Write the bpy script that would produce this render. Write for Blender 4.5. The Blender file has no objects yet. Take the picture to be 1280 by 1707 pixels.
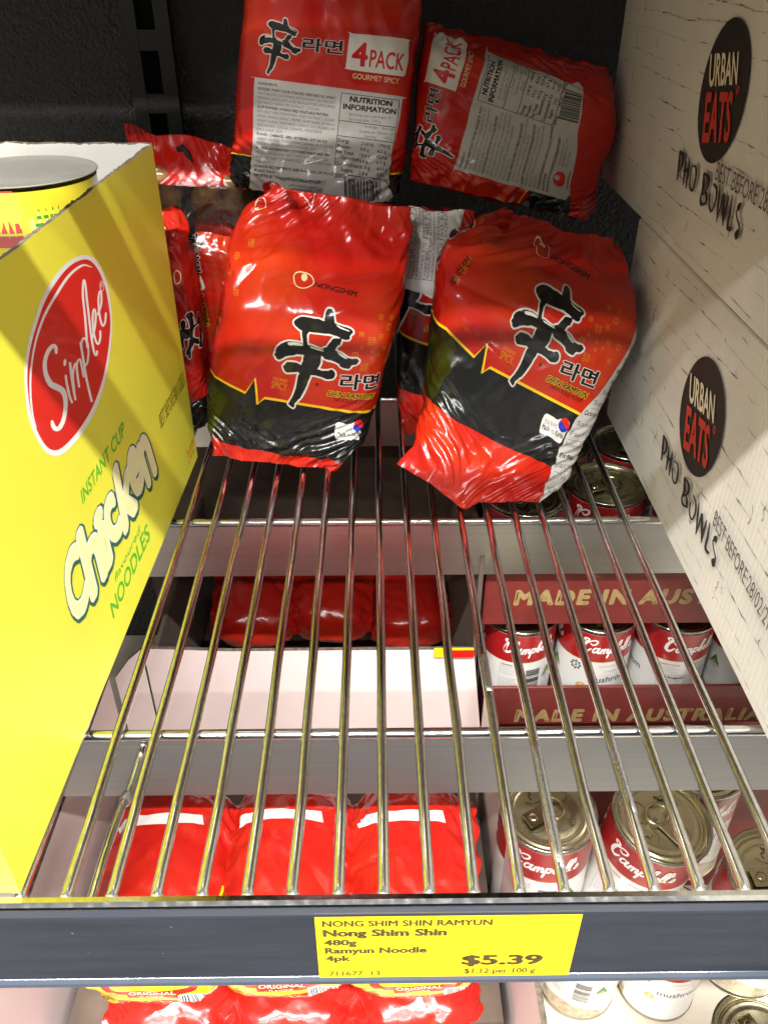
import bpy, math, random
import numpy as np
from mathutils import Vector, Matrix
from mathutils.geometry import tessellate_polygon

scene = bpy.context.scene
COL = scene.collection
rng = np.random.default_rng(7)
random.seed(7)

# ------------------------------------------------------------------ camera, light, exposure
cam_d = bpy.data.cameras.new('camera')
cam = bpy.data.objects.new('camera', cam_d)
COL.objects.link(cam)
cam.location = (0, -.2066, .342)
cam.rotation_euler = (math.radians(90-34.1), 0, math.radians(-.65))
cam_d.sensor_fit = 'VERTICAL'
cam_d.sensor_height = 36
cam_d.lens = 36*1380/1707
cam_d.clip_start = .01
cam_d.clip_end = 50
scene.camera = cam

world = bpy.data.worlds.new('World')
scene.world = world
world.use_nodes = True
bg = world.node_tree.nodes['Background']
bg.inputs[0].default_value = (1, .985, .96, 1)
bg.inputs[1].default_value = .34

def lamp(name, loc, target, sx, sy, power, col=(1, .985, .955)):
    d = bpy.data.lights.new(name, 'AREA')
    d.shape = 'RECTANGLE'; d.size = sx; d.size_y = sy; d.energy = power; d.color = col
    o = bpy.data.objects.new(name, d); COL.objects.link(o)
    o.location = loc
    o.rotation_euler = (Vector(target)-Vector(loc)).to_track_quat('-Z', 'Y').to_euler()
    return o
# the aisle's ceiling tubes: one run along the shelf, others further off
lamp('ceiling_tube', (.1, -1.25, 2.15), (.1, .2, 0), 2.4, .04, 345)
lamp('ceiling_tube', (-.2, -2.7, 2.5), (-.2, .2, .1), 3.0, .05, 130)

vs = scene.view_settings
vs.view_transform = 'Standard'; vs.look = 'None'; vs.exposure = 0; vs.gamma = 1; vs.use_curve_mapping = False
scene.cycles.max_bounces = 8
scene.cycles.use_denoising = True

# ------------------------------------------------------------------ materials
MATS = {}
def nn(nt, t, **kw):
    n = nt.nodes.new(t)
    for k, v in kw.items(): setattr(n, k, v)
    return n
def mat(name, col, rough=.5, metal=0, coat=0, spec=.5, bump=None, var=0, var_scale=60, col2=None, rvar=0, sub=0, aniso=0, coords='Object', stretch=None, coatr=.06, film=False):
    """Principled material with noise driven colour, roughness and bump."""
    m = bpy.data.materials.new(name); m.use_nodes = True
    nt = m.node_tree; b = nt.nodes['Principled BSDF']
    b.inputs['Base Color'].default_value = (*col, 1)
    b.inputs['Roughness'].default_value = rough
    b.inputs['Metallic'].default_value = metal
    b.inputs['Coat Weight'].default_value = coat
    b.inputs['Coat Roughness'].default_value = coatr
    b.inputs['Specular IOR Level'].default_value = spec
    if sub:
        b.inputs['Subsurface Weight'].default_value = sub
        b.inputs['Subsurface Radius'].default_value = (.01, .006, .004)
    tc = nn(nt, 'ShaderNodeTexCoord')
    src = tc.outputs[coords]
    if stretch:
        mp = nn(nt, 'ShaderNodeMapping'); mp.inputs['Scale'].default_value = stretch
        nt.links.new(src, mp.inputs[0]); src = mp.outputs[0]
    if var or rvar:
        no = nn(nt, 'ShaderNodeTexNoise'); no.inputs['Scale'].default_value = var_scale; no.inputs['Detail'].default_value = 6
        nt.links.new(src, no.inputs['Vector'])
        if var:
            mx = nn(nt, 'ShaderNodeMix', data_type='RGBA')
            c2 = col2 or tuple(c*(1-var) for c in col)
            mx.inputs[6].default_value = (*col, 1); mx.inputs[7].default_value = (*c2, 1)
            mr = nn(nt, 'ShaderNodeMapRange'); mr.inputs[1].default_value = .35; mr.inputs[2].default_value = .7
            nt.links.new(no.outputs[0], mr.inputs[0]); nt.links.new(mr.outputs[0], mx.inputs[0])
            nt.links.new(mx.outputs[2], b.inputs['Base Color'])
        if rvar:
            mr2 = nn(nt, 'ShaderNodeMapRange'); mr2.inputs[1].default_value = .3; mr2.inputs[2].default_value = .7
            mr2.inputs[3].default_value = max(.02, rough-rvar); mr2.inputs[4].default_value = rough+rvar
            nt.links.new(no.outputs[0], mr2.inputs[0]); nt.links.new(mr2.outputs[0], b.inputs['Roughness'])
    if bump:
        sc, st, dist = bump
        n2 = nn(nt, 'ShaderNodeTexNoise'); n2.inputs['Scale'].default_value = sc; n2.inputs['Detail'].default_value = 4
        nt.links.new(src, n2.inputs['Vector'])
        bp = nn(nt, 'ShaderNodeBump'); bp.inputs['Strength'].default_value = st; bp.inputs['Distance'].default_value = dist
        nt.links.new(n2.outputs[0], bp.inputs['Height']); nt.links.new(bp.outputs[0], b.inputs['Normal'])
    if film: crinkle(nt, b)
    MATS[name] = m
    return m
def crinkle(nt, b):
    """Crumpled film: two scales of cells meeting in sharp edges, fading in and out."""
    uv = nn(nt, 'ShaderNodeUVMap')
    wn = nn(nt, 'ShaderNodeTexNoise'); wn.inputs['Scale'].default_value = 26; wn.inputs['Detail'].default_value = 2
    nt.links.new(uv.outputs[0], wn.inputs['Vector'])
    wa = nn(nt, 'ShaderNodeVectorMath', operation='MULTIPLY_ADD'); wa.inputs[1].default_value = (.022, .022, 0)
    nt.links.new(wn.outputs['Color'], wa.inputs[0]); nt.links.new(uv.outputs[0], wa.inputs[2])
    hs = None
    for sc, amp in ((30, 1.0), (75, .34)):
        v = nn(nt, 'ShaderNodeTexVoronoi', feature='F1', voronoi_dimensions='2D'); v.inputs['Scale'].default_value = sc
        nt.links.new(wa.outputs[0], v.inputs['Vector'])
        mu = nn(nt, 'ShaderNodeMath', operation='MULTIPLY_ADD'); mu.inputs[1].default_value = amp; mu.inputs[2].default_value = 0
        nt.links.new(v.outputs['Distance'], mu.inputs[0])
        if hs is not None: nt.links.new(hs, mu.inputs[2])
        hs = mu.outputs[0]
    mk = nn(nt, 'ShaderNodeTexNoise'); mk.inputs['Scale'].default_value = 17; mk.inputs['Detail'].default_value = 2
    nt.links.new(uv.outputs[0], mk.inputs['Vector'])
    mr = nn(nt, 'ShaderNodeMapRange'); mr.inputs[1].default_value = .40; mr.inputs[2].default_value = .66; mr.inputs[3].default_value = .10; mr.inputs[4].default_value = .75
    nt.links.new(mk.outputs[0], mr.inputs[0])
    bp = nn(nt, 'ShaderNodeBump'); bp.inputs['Distance'].default_value = .0042
    nt.links.new(mr.outputs[0], bp.inputs['Strength']); nt.links.new(hs, bp.inputs['Height']); nt.links.new(bp.outputs[0], b.inputs['Normal'])

FILM = dict(rough=.21, film=True)
mat('print_black', (.008, .008, .008), **FILM)
mat('print_white', (.66, .64, .60), **FILM)
mat('print_panel', (.50, .48, .455), var=.12, var_scale=30, **FILM)
mat('print_yellow', (.80, .50, .01), **FILM)
mat('print_gold', (.55, .16, .008), **FILM)
mat('print_orange', (.70, .20, .01), **FILM)
mat('print_darkred', (.09, .006, .004), **FILM)
mat('print_red', (.52, .010, .006), **FILM)
mat('print_blue', (.01, .03, .35), **FILM)
mat('print_olive', (.045, .055, .006), var=.6, var_scale=60, **FILM)
mat('print_grey', (.12, .115, .11), **FILM)
mat('print_cream', (.75, .62, .35), **FILM)
mat('print_green', (.05, .12, .01), var=.5, var_scale=90, **FILM)
mat('noodle_brown', (.34, .18, .06), var=.75, var_scale=110, **FILM)

def film_red(name, red=(.44, .009, .005), org=(.54, .050, .006), amount=.62, seed=0.):
    """Red printed film with the soft orange glow of its artwork, in film coordinates."""
    m = mat(name, red, **FILM); nt = m.node_tree; b = nt.nodes['Principled BSDF']
    uv = nn(nt, 'ShaderNodeUVMap')
    mp = nn(nt, 'ShaderNodeMapping'); mp.inputs['Location'].default_value = (seed, seed*.7, seed)
    nt.links.new(uv.outputs[0], mp.inputs[0])
    v = nn(nt, 'ShaderNodeTexVoronoi', feature='SMOOTH_F1'); v.inputs['Scale'].default_value = 16; v.inputs['Smoothness'].default_value = .35
    n = nn(nt, 'ShaderNodeTexNoise'); n.inputs['Scale'].default_value = 11; n.inputs['Detail'].default_value = 3; n.inputs['Distortion'].default_value = 1.2
    nt.links.new(mp.outputs[0], v.inputs['Vector']); nt.links.new(mp.outputs[0], n.inputs['Vector'])
    mu = nn(nt, 'ShaderNodeMath', operation='MULTIPLY'); nt.links.new(v.outputs[0], mu.inputs[0]); nt.links.new(n.outputs[0], mu.inputs[1])
    mr = nn(nt, 'ShaderNodeMapRange'); mr.inputs[1].default_value = .20; mr.inputs[2].default_value = .42; mr.inputs[4].default_value = amount
    nt.links.new(mu.outputs[0], mr.inputs[0])
    mx = nn(nt, 'ShaderNodeMix', data_type='RGBA'); mx.inputs[6].default_value = (*red, 1); mx.inputs[7].default_value = (*org, 1)
    nt.links.new(mr.outputs[0], mx.inputs[0]); nt.links.new(mx.outputs[2], b.inputs['Base Color'])
    return m
film_red('film_red')
film_red('film_plain', amount=.35, seed=3.1)
film_red('film_scarlet', (.40, .010, .006), (.46, .026, .008), .5, 5.7)

def film_clear():
    m = bpy.data.materials.new('film_clear'); m.use_nodes = True; nt = m.node_tree
    nt.nodes.remove(nt.nodes['Principled BSDF']); out = nt.nodes['Material Output']
    tr = nn(nt, 'ShaderNodeBsdfTransparent'); tr.inputs[0].default_value = (.86, .82, .78, 1)
    gl = nn(nt, 'ShaderNodeBsdfGlossy'); gl.inputs['Roughness'].default_value = .08
    fr = nn(nt, 'ShaderNodeFresnel'); fr.inputs[0].default_value = 1.5
    n2 = nn(nt, 'ShaderNodeTexNoise'); n2.inputs['Scale'].default_value = 70
    bp = nn(nt, 'ShaderNodeBump'); bp.inputs['Strength'].default_value = .5; bp.inputs['Distance'].default_value = .002
    nt.links.new(n2.outputs[0], bp.inputs['Height']); nt.links.new(bp.outputs[0], gl.inputs['Normal']); nt.links.new(bp.outputs[0], fr.inputs['Normal'])
    mx = nn(nt, 'ShaderNodeMixShader'); nt.links.new(fr.outputs[0], mx.inputs[0]); nt.links.new(tr.outputs[0], mx.inputs[1]); nt.links.new(gl.outputs[0], mx.inputs[2])
    nt.links.new(mx.outputs[0], out.inputs[0]); MATS['film_clear'] = m
film_clear()

mat('chrome', (.80, .80, .79), rough=.14, metal=1, rvar=.07, var=.25, var_scale=220, bump=(900, .08, .0004))
mat('zinc_wear', (.66, .66, .67), rough=.30, metal=1, var=.35, var_scale=700, bump=(600, .5, .0006))
mat('steel_plate', (.56, .55, .52), rough=.33, metal=1, var=.10, var_scale=12, stretch=(1, 1, 60))
mat('rail_navy', (.024, .027, .036), rough=.3, spec=.4, var=.35, var_scale=14, rvar=.08, stretch=(1, 1, 10), bump=(40, .05, .001))
mat('rail_lip', (.05, .06, .08), rough=.25, coat=.3, rvar=.1, var=.25, var_scale=50)
mat('ticket_yellow', (.86, .58, .004), rough=.38, coat=.15, var=.05, var_scale=20)
mat('ticket_ink', (.06, .045, .012), rough=.5)
mat('board_yellow', (.82, .79, .06), rough=.42, coat=.12, var=.05, var_scale=14, bump=(35, .06, .002), coatr=.25)
mat('board_white', (.44, .43, .41), rough=.7, var=.08, var_scale=18, bump=(40, .1, .002))  # white board, greyed so its colour carries the shade inside the carton
mat('board_edge', (.13, .10, .075), rough=.9, var=.7, var_scale=260, bump=(500, .8, .001))
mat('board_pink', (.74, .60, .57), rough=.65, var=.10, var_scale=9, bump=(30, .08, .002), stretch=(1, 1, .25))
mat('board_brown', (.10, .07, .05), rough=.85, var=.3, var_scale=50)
mat('board_maroon', (.17, .020, .016), rough=.55, var=.25, var_scale=40, coat=.1, bump=(60, .1, .001))
mat('board_tan', (.36, .25, .10), rough=.6, var=.3, var_scale=200)
mat('box_red', (.66, .018, .010), rough=.45, coat=.15)
mat('box_white', (.82, .81, .78), rough=.5)
mat('box_lightgreen', (.10, .48, .02), rough=.5)
mat('box_darkgreen', (.02, .12, .07), rough=.5)
mat('box_cream', (.86, .84, .42), rough=.5)
mat('box_stamp', (.20, .14, .01), rough=.6)
mat('box_orange', (.70, .16, .01), rough=.6)
mat('carton_ink', (.020, .016, .013), rough=.6)
mat('carton_crack', (.15, .115, .085), rough=.8, var=.6, var_scale=400)
mat('carton_red', (.55, .040, .018), rough=.55)
mat('carton_cream', (.72, .63, .44), rough=.6)
mat('carton_stamp', (.09, .08, .07), rough=.7)
m = mat('carton_board', (.72, .69, .62), rough=.62, var=.2, var_scale=9)
nt = m.node_tree; b = nt.nodes['Principled BSDF']
wv = nn(nt, 'ShaderNodeTexWave', wave_type='BANDS', bands_direction='X'); wv.inputs['Scale'].default_value = 62; wv.inputs['Distortion'].default_value = .3
uvn = nn(nt, 'ShaderNodeUVMap'); nt.links.new(uvn.outputs[0], wv.inputs['Vector'])
bp = nn(nt, 'ShaderNodeBump'); bp.inputs['Strength'].default_value = .09; bp.inputs['Distance'].default_value = .0005
nt.links.new(wv.outputs[0], bp.inputs['Height']); nt.links.new(bp.outputs[0], b.inputs['Normal'])

mat('can_steel', (.45, .42, .34), rough=.25, metal=1, rvar=.08, var=.2, var_scale=120)
mat('can_gold', (.62, .57, .38), rough=.24, metal=1, rvar=.1, var=.2, var_scale=60, bump=(50, .1, .001))
mat('can_ring', (.50, .44, .28), rough=.2, metal=1, rvar=.06)
mat('can_scribble', (.05, .045, .02), rough=.5)
LAB = dict(rough=.34, coat=.25, bump=(60, .06, .001))
mat('label_red', (.33, .008, .010), var=.1, var_scale=40, **LAB)
mat('label_white', (.66, .65, .62), var=.05, var_scale=40, **LAB)
mat('label_script', (.80, .78, .74), **LAB)
mat('label_grey', (.22, .22, .22), **LAB)
mat('label_black', (.03, .03, .03), **LAB)
mat('label_gold', (.50, .30, .04), **LAB)
mat('label_soup', (.45, .36, .24), var=.5, var_scale=200, **LAB)
mat('label_green', (.03, .16, .03), **LAB)
mat('cup_foil', (.23, .22, .195), rough=.5, metal=.15, rvar=.1, bump=(60, .15, .002))
mat('cup_yellow', (.80, .66, .03), rough=.3, coat=.4, var=.1, var_scale=40)
mat('cup_pale', (.66, .66, .16), rough=.3, coat=.4)
mat('cup_green', (.03, .25, .02), rough=.3, coat=.4)
mat('cup_red', (.55, .02, .015), rough=.3, coat=.4)
mat('shelf_board', (.50, .44, .35), rough=.7, var=.2, var_scale=20)
m = mat('panel_black', (.013, .0127, .011), rough=.42, var=.3, var_scale=120, bump=(330, 1.0, .0045))
m.node_tree.nodes['Principled BSDF'].inputs['Specular IOR Level'].default_value = .6
mat('post_black', (.012, .012, .011), rough=.5, var=.4, var_scale=200, bump=(500, .5, .001))
mat('slot_dark', (.002, .002, .002), rough=.9)

# ------------------------------------------------------------------ mesh plumbing
def chunk(V, F, mat, N=None, uv=None, smooth=False):
    return dict(V=np.asarray(V, float), F=F if isinstance(F, list) else [F], mat=mat, N=N, uv=uv, smooth=smooth)
def build(name, chunks, parent=None, loc=None):
    """Links the given pieces as ONE mesh object."""
    chunks = [c for c in chunks if len(c['V'])]
    mats, V, uv, N = [], [], [], []
    loops, starts, totals, mi, sm = [], [], [], [], []
    off = lo = 0
    hasN = any(c['N'] is not None for c in chunks)
    for c in chunks:
        if c['mat'] not in mats: mats.append(c['mat'])
        k = mats.index(c['mat'])
        V.append(c['V']); n = len(c['V'])
        uv.append(c['uv'] if c['uv'] is not None else np.zeros((n, 2)))
        N.append(c['N'] if c['N'] is not None else np.zeros((n, 3)))
        for F in c['F']:
            F = np.asarray(F, dtype=np.int64)
            if F.size == 0: continue
            nf, w = F.shape
            loops.append((F+off).ravel()); starts.append(lo+np.arange(nf)*w); totals.append(np.full(nf, w))
            mi.append(np.full(nf, k)); sm.append(np.full(nf, c['smooth'])); lo += nf*w
        off += n
    V = np.concatenate(V); loops = np.concatenate(loops).astype(np.int32); uv = np.concatenate(uv)
    me = bpy.data.meshes.new(name)
    me.vertices.add(len(V)); me.vertices.foreach_set('co', V.astype(np.float32).ravel())
    me.loops.add(len(loops)); me.loops.foreach_set('vertex_index', loops)
    st = np.concatenate(starts).astype(np.int32)
    me.polygons.add(len(st)); me.polygons.foreach_set('loop_start', st)
    me.polygons.foreach_set('loop_total', np.concatenate(totals).astype(np.int32))
    me.polygons.foreach_set('material_index', np.concatenate(mi).astype(np.int32))
    me.polygons.foreach_set('use_smooth', np.concatenate(sm).astype(bool))
    ul = me.uv_layers.new(name='UVMap'); ul.data.foreach_set('uv', uv[loops].astype(np.float32).ravel())
    for k in mats: me.materials.append(MATS[k])
    me.update(calc_edges=True); me.validate()
    if hasN: me.normals_split_custom_set_from_vertices(np.concatenate(N).tolist())
    o = bpy.data.objects.new(name, me); COL.objects.link(o)
    if parent: o.parent = parent
    if loc is not None: o.location = loc
    return o
def empty(name, label, cat, loc=(0, 0, 0), rot=(0, 0, 0), group=None):
    o = bpy.data.objects.new(name, None); COL.objects.link(o)
    o.empty_display_size = .02
    o.location = loc; o.rotation_euler = rot
    return tag(o, label, cat, group)
def tag(o, label, cat, group=None):
    o['label'] = label; o['category'] = cat
    if group: o['group'] = group
    return o
def structure(o, label=None):
    o['kind'] = 'structure'
    if label: o['label'] = label
    return o
def dup(root, loc, rot=None, label=None, group=None):
    def rec(o, p):
        c = o.copy(); COL.objects.link(c)
        if p: c.parent = p
        for ch in [x for x in bpy.data.objects if x.parent == o]: rec(ch, c)
        return c
    r = rec(root, None); r.location = loc
    if rot is not None: r.rotation_euler = rot
    if label: r['label'] = label
    if group: r['group'] = group
    return r

QB = np.array([[0, 3, 2, 1], [4, 5, 6, 7], [0, 1, 5, 4], [1, 2, 6, 5], [2, 3, 7, 6], [3, 0, 4, 7]])
def box(x0, x1, y0, y1, z0, z1, m, bev=0):
    if not bev:
        V = [(x0, y0, z0), (x1, y0, z0), (x1, y1, z0), (x0, y1, z0), (x0, y0, z1), (x1, y0, z1), (x1, y1, z1), (x0, y1, z1)]
        return chunk(V, QB, m)
    c = np.array([(x0+x1)/2, (y0+y1)/2, (z0+z1)/2]); h = np.array([x1-x0, y1-y0, z1-z0])/2
    V, F = [], []
    # chamfered box: three vertices per corner
    idx = {}
    for sx in (-1, 1):
        for sy in (-1, 1):
            for sz in (-1, 1):
                s = np.array([sx, sy, sz])
                for a in range(3):
                    p = c+s*(h-bev); p[a] = c[a]+s[a]*h[a]
                    idx[(sx, sy, sz, a)] = len(V); V.append(p)
    tri, quad = [], []
    def orient(f):
        P = np.array([V[i] for i in f]); n = np.cross(P[1]-P[0], P[2]-P[0])
        return f if np.dot(n, P.mean(0)-c) > 0 else f[::-1]
    for a in range(3):
        b_, c_ = (a+1) % 3, (a+2) % 3
        for s in (-1, 1):
            q = []
            for (t, u) in ((-1, -1), (1, -1), (1, 1), (-1, 1)):
                k = [0, 0, 0]; k[a] = s; k[b_] = t; k[c_] = u; q.append(idx[(*k, a)])
            quad.append(orient(q))
        for t in (-1, 1):
            for u in (-1, 1):
                q = []
                k0 = [0, 0, 0]; k0[a] = -1; k0[b_] = t; k0[c_] = u; k1 = list(k0); k1[a] = 1
                quad.append(orient([idx[(*k0, b_)], idx[(*k1, b_)], idx[(*k1, c_)], idx[(*k0, c_)]]))
    for sx in (-1, 1):
        for sy in (-1, 1):
            for sz in (-1, 1): tri.append(orient([idx[(sx, sy, sz, 0)], idx[(sx, sy, sz, 1)], idx[(sx, sy, sz, 2)]]))
    return chunk(V, [np.array(quad), np.array(tri)], m)
def tube(P, r, m, seg=12, cap=True):
    P = np.asarray(P, float); n = len(P); r = np.broadcast_to(np.asarray(r, float), (n,))
    T = np.gradient(P, axis=0); T /= np.linalg.norm(T, axis=1)[:, None]
    up = np.array([0, 0, 1.]) if abs(T[0][2]) < .9 else np.array([1., 0, 0])
    V = []
    A = np.cross(T[0], up); A /= np.linalg.norm(A)
    ph = np.arange(seg)*2*math.pi/seg
    for i in range(n):
        A = A-T[i]*np.dot(A, T[i]); A /= np.linalg.norm(A); B = np.cross(T[i], A)
        V.append(P[i]+r[i]*(np.cos(ph)[:, None]*A+np.sin(ph)[:, None]*B))
    V = np.concatenate(V); i, j = np.meshgrid(np.arange(n-1), np.arange(seg), indexing='ij'); j2 = (j+1) % seg
    F = np.stack([i*seg+j, i*seg+j2, (i+1)*seg+j2, (i+1)*seg+j], -1).reshape(-1, 4)
    fs = [F]
    if cap:
        nv = len(V); V = np.vstack([V, P[0]-T[0]*r[0]*.35, P[-1]+T[-1]*r[-1]*.35]); k = np.arange(seg)
        fs.append(np.stack([(k+1) % seg, k, np.full(seg, nv)], -1))
        e = (n-1)*seg; fs.append(np.stack([e+k, e+(k+1) % seg, np.full(seg, nv+1)], -1))
    return chunk(V, fs, m, smooth=True)
def lathe(prof, m, seg=64, smooth=True):
    """Profile of (r, z) from bottom to top, revolved about z, outward side by the order."""
    prof = np.asarray(prof, float); n = len(prof); a = np.arange(seg)*2*math.pi/seg
    V = np.stack([prof[:, 0:1]*np.cos(a), prof[:, 0:1]*np.sin(a), np.repeat(prof[:, 1:2], seg, 1)], -1).reshape(-1, 3)
    i, j = np.meshgrid(np.arange(n-1), np.arange(seg), indexing='ij'); j2 = (j+1) % seg
    return chunk(V, np.stack([i*seg+j, i*seg+j2, (i+1)*seg+j2, (i+1)*seg+j], -1).reshape(-1, 4), m, smooth=smooth)
def extrude_x(prof, x0, x1, m, nx=2):
    """Closed (y, z) profile, counter-clockwise seen from +x, swept along x."""
    prof = np.asarray(prof, float); k = len(prof)
    V = np.concatenate([np.c_[np.full(k, x0), prof], np.c_[np.full(k, x1), prof]])
    j = np.arange(k); j2 = (j+1) % k
    F = np.stack([j, j2, k+j2, k+j], -1)
    tr = np.array([t for t in tessellate_polygon([[Vector((*p, 0)) for p in prof]])])
    return chunk(V, [F, tr[:, ::-1], tr+k], m)

# ------------------------------------------------------------------ flat artwork: triangles in design space, laid on surfaces
GL = {}
def glyphs(s, bold=0., shear=0., sp=1.):
    """Triangles of a line of text; bold thickens it by a stroke along every outline."""
    k = (s, bold, shear, sp)
    if k not in GL:
        c = bpy.data.curves.new('t', 'FONT'); c.body = s; c.size = 1; c.resolution_u = 3; c.shear = shear; c.space_character = sp
        o = bpy.data.objects.new('t', c); me = o.to_mesh()
        n = len(me.vertices); V = np.empty(n*3); me.vertices.foreach_get('co', V); V = V.reshape(-1, 3)[:, :2]
        me.calc_loop_triangles(); t = np.empty(len(me.loop_triangles)*3, int); me.loop_triangles.foreach_get('vertices', t)
        t = t.reshape(-1, 3); T = V[t]
        o.to_mesh_clear(); bpy.data.objects.remove(o); bpy.data.curves.remove(c)
        if bold > 0 and len(T):
            key = np.round(V*1e5).astype(np.int64); _, inv = np.unique(key, axis=0, return_inverse=True); inv = inv.ravel()
            e = np.sort(inv[np.concatenate([t[:, [0, 1]], t[:, [1, 2]], t[:, [2, 0]]])], 1)
            eu, ct = np.unique(e, axis=0, return_counts=True); eu = eu[(ct == 1) & (eu[:, 0] != eu[:, 1])]
            rep = np.zeros(inv.max()+1, int); rep[inv] = np.arange(n)
            A, B = V[rep[eu[:, 0]]], V[rep[eu[:, 1]]]
            d = B-A; l = np.linalg.norm(d, axis=1)[:, None]+1e-9; d = d/l*bold; q = np.c_[-d[:, 1], d[:, 0]]
            x = d*.45
            ring = [A+q-x*0, A-x*2*.9+q*.35, A-x*2*.9-q*.35, A-q, B-q, B+x*2*.9-q*.35, B+x*2*.9+q*.35, B+q]
            ex = [np.stack([ring[0], ring[i], ring[i+1]], 1) for i in range(1, 7)]
            T = np.concatenate([T]+ex)
        GL[k] = T
    return GL[k]
def spline(pts, n=6, closed=False):
    P = np.asarray(pts, float); m = len(P)
    if m < 3: return P
    Q = np.vstack([P[-1], P, P[:2]]) if closed else np.vstack([2*P[0]-P[1], P, 2*P[-1]-P[-2]])
    out = []
    for i in range(m if closed else m-1):
        a, b, c, d = Q[i:i+4]
        for t in np.arange(n)/n:
            out.append(.5*(2*b+(c-a)*t+(2*a-5*b+4*c-d)*t*t+(3*b-a-3*c+d)*t**3))
    if not closed: out.append(P[-1])
    return np.array(out)
class Art:
    def __init__(s): s.items = []; s.M = np.eye(3)
    def add(s, m, T):
        T = np.asarray(T, float)
        if not len(T): return
        q = np.concatenate([T, np.ones((*T.shape[:2], 1))], -1) @ s.M.T
        s.items.append((m, q[..., :2]/q[..., 2:3]))
    def poly(s, m, pts, n=0, jit=0, seed=0):
        P = np.asarray(pts, float)
        if n: P = spline(P, n, True)
        if jit:
            r = np.random.default_rng(seed); P = P+r.normal(0, jit, P.shape)
        tri = tessellate_polygon([[Vector((p[0], p[1], 0)) for p in P]])
        s.add(m, [[P[i] for i in t] for t in tri])
        return P
    def ribbon(s, m, pts, w, n=5, closed=False, caps=True):
        P = np.asarray(pts, float); k = len(P)
        w = np.broadcast_to(np.asarray(w, float), (k,))
        if n:
            Q = spline(np.c_[P, w], n, closed); P, w = Q[:, :2], np.abs(Q[:, 2])
        if closed: P = np.vstack([P, P[:1]]); w = np.append(w, w[0])
        if closed:
            E = np.vstack([P[-2], P, P[1]]); T = E[2:]-E[:-2]
        else: T = np.gradient(P, axis=0)
        T /= np.linalg.norm(T, axis=1)[:, None]+1e-12; Nn = np.c_[-T[:, 1], T[:, 0]]*w[:, None]/2
        A, B = P+Nn, P-Nn
        tr = []
        for i in range(len(P)-1): tr += [[A[i], B[i], B[i+1]], [A[i], B[i+1], A[i+1]]]
        s.add(m, tr)
        if caps and not closed:
            for q, r in ((P[0], w[0]/2), (P[-1], w[-1]/2)): s.ellipse(m, q, r*.98, r*.98, 12)
    def ellipse(s, m, c, rx, ry, n=40, rot=0):
        a = np.arange(n)*2*math.pi/n; x, y = rx*np.cos(a), ry*np.sin(a); cr, sr = math.cos(rot), math.sin(rot)
        P = np.c_[c[0]+x*cr-y*sr, c[1]+x*sr+y*cr]
        s.add(m, [[c, P[i], P[(i+1) % n]] for i in range(n)])
    def line(s, m, a, b, w): s.ribbon(m, [a, b], w, 0, caps=False)
    def quad(s, m, a, b, c, d): s.add(m, [[a, b, c], [a, c, d]])
    def text(s, m, body, p0, p1, top, bold=0., shear=0., cap=None, ref=None, sp=1.):
        """Text whose baseline runs p0 -> p1 and whose capitals reach from p0 to top."""
        T = glyphs(body, bold, shear, sp)
        if not len(T): return
        R = glyphs(ref or body, 0, shear, sp)
        x0, x1 = R[..., 0].min(), R[..., 0].max()
        if cap is None: cap = .729 if body.isascii() else R[..., 1].max()
        y0 = 0 if body.isascii() else R[..., 1].min()
        p0, p1, top = (np.asarray(p, float) for p in (p0, p1, top))
        ex, ey = (p1-p0)/(x1-x0), (top-p0)/(cap-y0)
        s.add(m, p0+(T[..., 0:1]-x0)*ex+(T[..., 1:2]-y0)*ey)
    def texth(s, m, body, p0, p1, h, **k):
        p0 = np.asarray(p0, float); d = np.asarray(p1, float)-p0; d /= np.linalg.norm(d)
        s.text(m, body, p0, p1, p0+np.array([d[1], -d[0]])*h, **k)      # for design spaces with y down
    def brush(s, mb, mw, polys, w, jit, smooth=3):
        """Black brush shapes with a pale outline behind all of them."""
        Ps = [spline(p, smooth, True) for p in polys]
        for k, P in enumerate(Ps):
            r = np.random.default_rng(k); s.ribbon(mw, P+r.normal(0, jit*.5, P.shape), w, 0, True)
        for k, P in enumerate(Ps): s.poly(mb, P, 0, jit, k)

def split(T, h):
    """Longest-edge bisection until every edge is shorter than h."""
    done = []
    for _ in range(24):
        e = np.linalg.norm(T-np.roll(T, -1, 1), axis=2); big = e.max(1) > h
        done.append(T[~big]); T = T[big]
        if not len(T): break
        k = e[big].argmax(1); i = np.arange(len(T))
        a, b, c = T[i, k], T[i, (k+1) % 3], T[i, (k+2) % 3]; mid = (a+b)/2
        T = np.concatenate([np.stack([a, mid, c], 1), np.stack([mid, b, c], 1)])
    done.append(T)
    return np.concatenate(done)
def lay(art, surf, base=.00012, step=5e-6, h=None, clip=None, normals=True):
    """Lays artwork on surf(a, b) -> (P, N); every piece a hair above the one before."""
    out = []
    for k, (m, T) in enumerate(art.items):
        if h: T = split(T, h)
        if clip is not None:
            c = T.mean(1); keep = (c[:, 0] > clip[0]) & (c[:, 0] < clip[1]) & (c[:, 1] > clip[2]) & (c[:, 1] < clip[3]); T = T[keep]
        if not len(T): continue
        ar = (T[:, 1, 0]-T[:, 0, 0])*(T[:, 2, 1]-T[:, 0, 1])-(T[:, 1, 1]-T[:, 0, 1])*(T[:, 2, 0]-T[:, 0, 0])
        T = np.where((ar < 0)[:, None, None], T[:, ::-1], T)
        ab = T.reshape(-1, 2); P, N = surf(ab)
        out.append(chunk(P+N*(base+step*k+step*.9*((np.arange(len(ab))//3) % 13)[:, None]/13), np.arange(len(ab)).reshape(-1, 3), m, N=N if normals else None, uv=ab, smooth=True))
    return out
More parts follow.
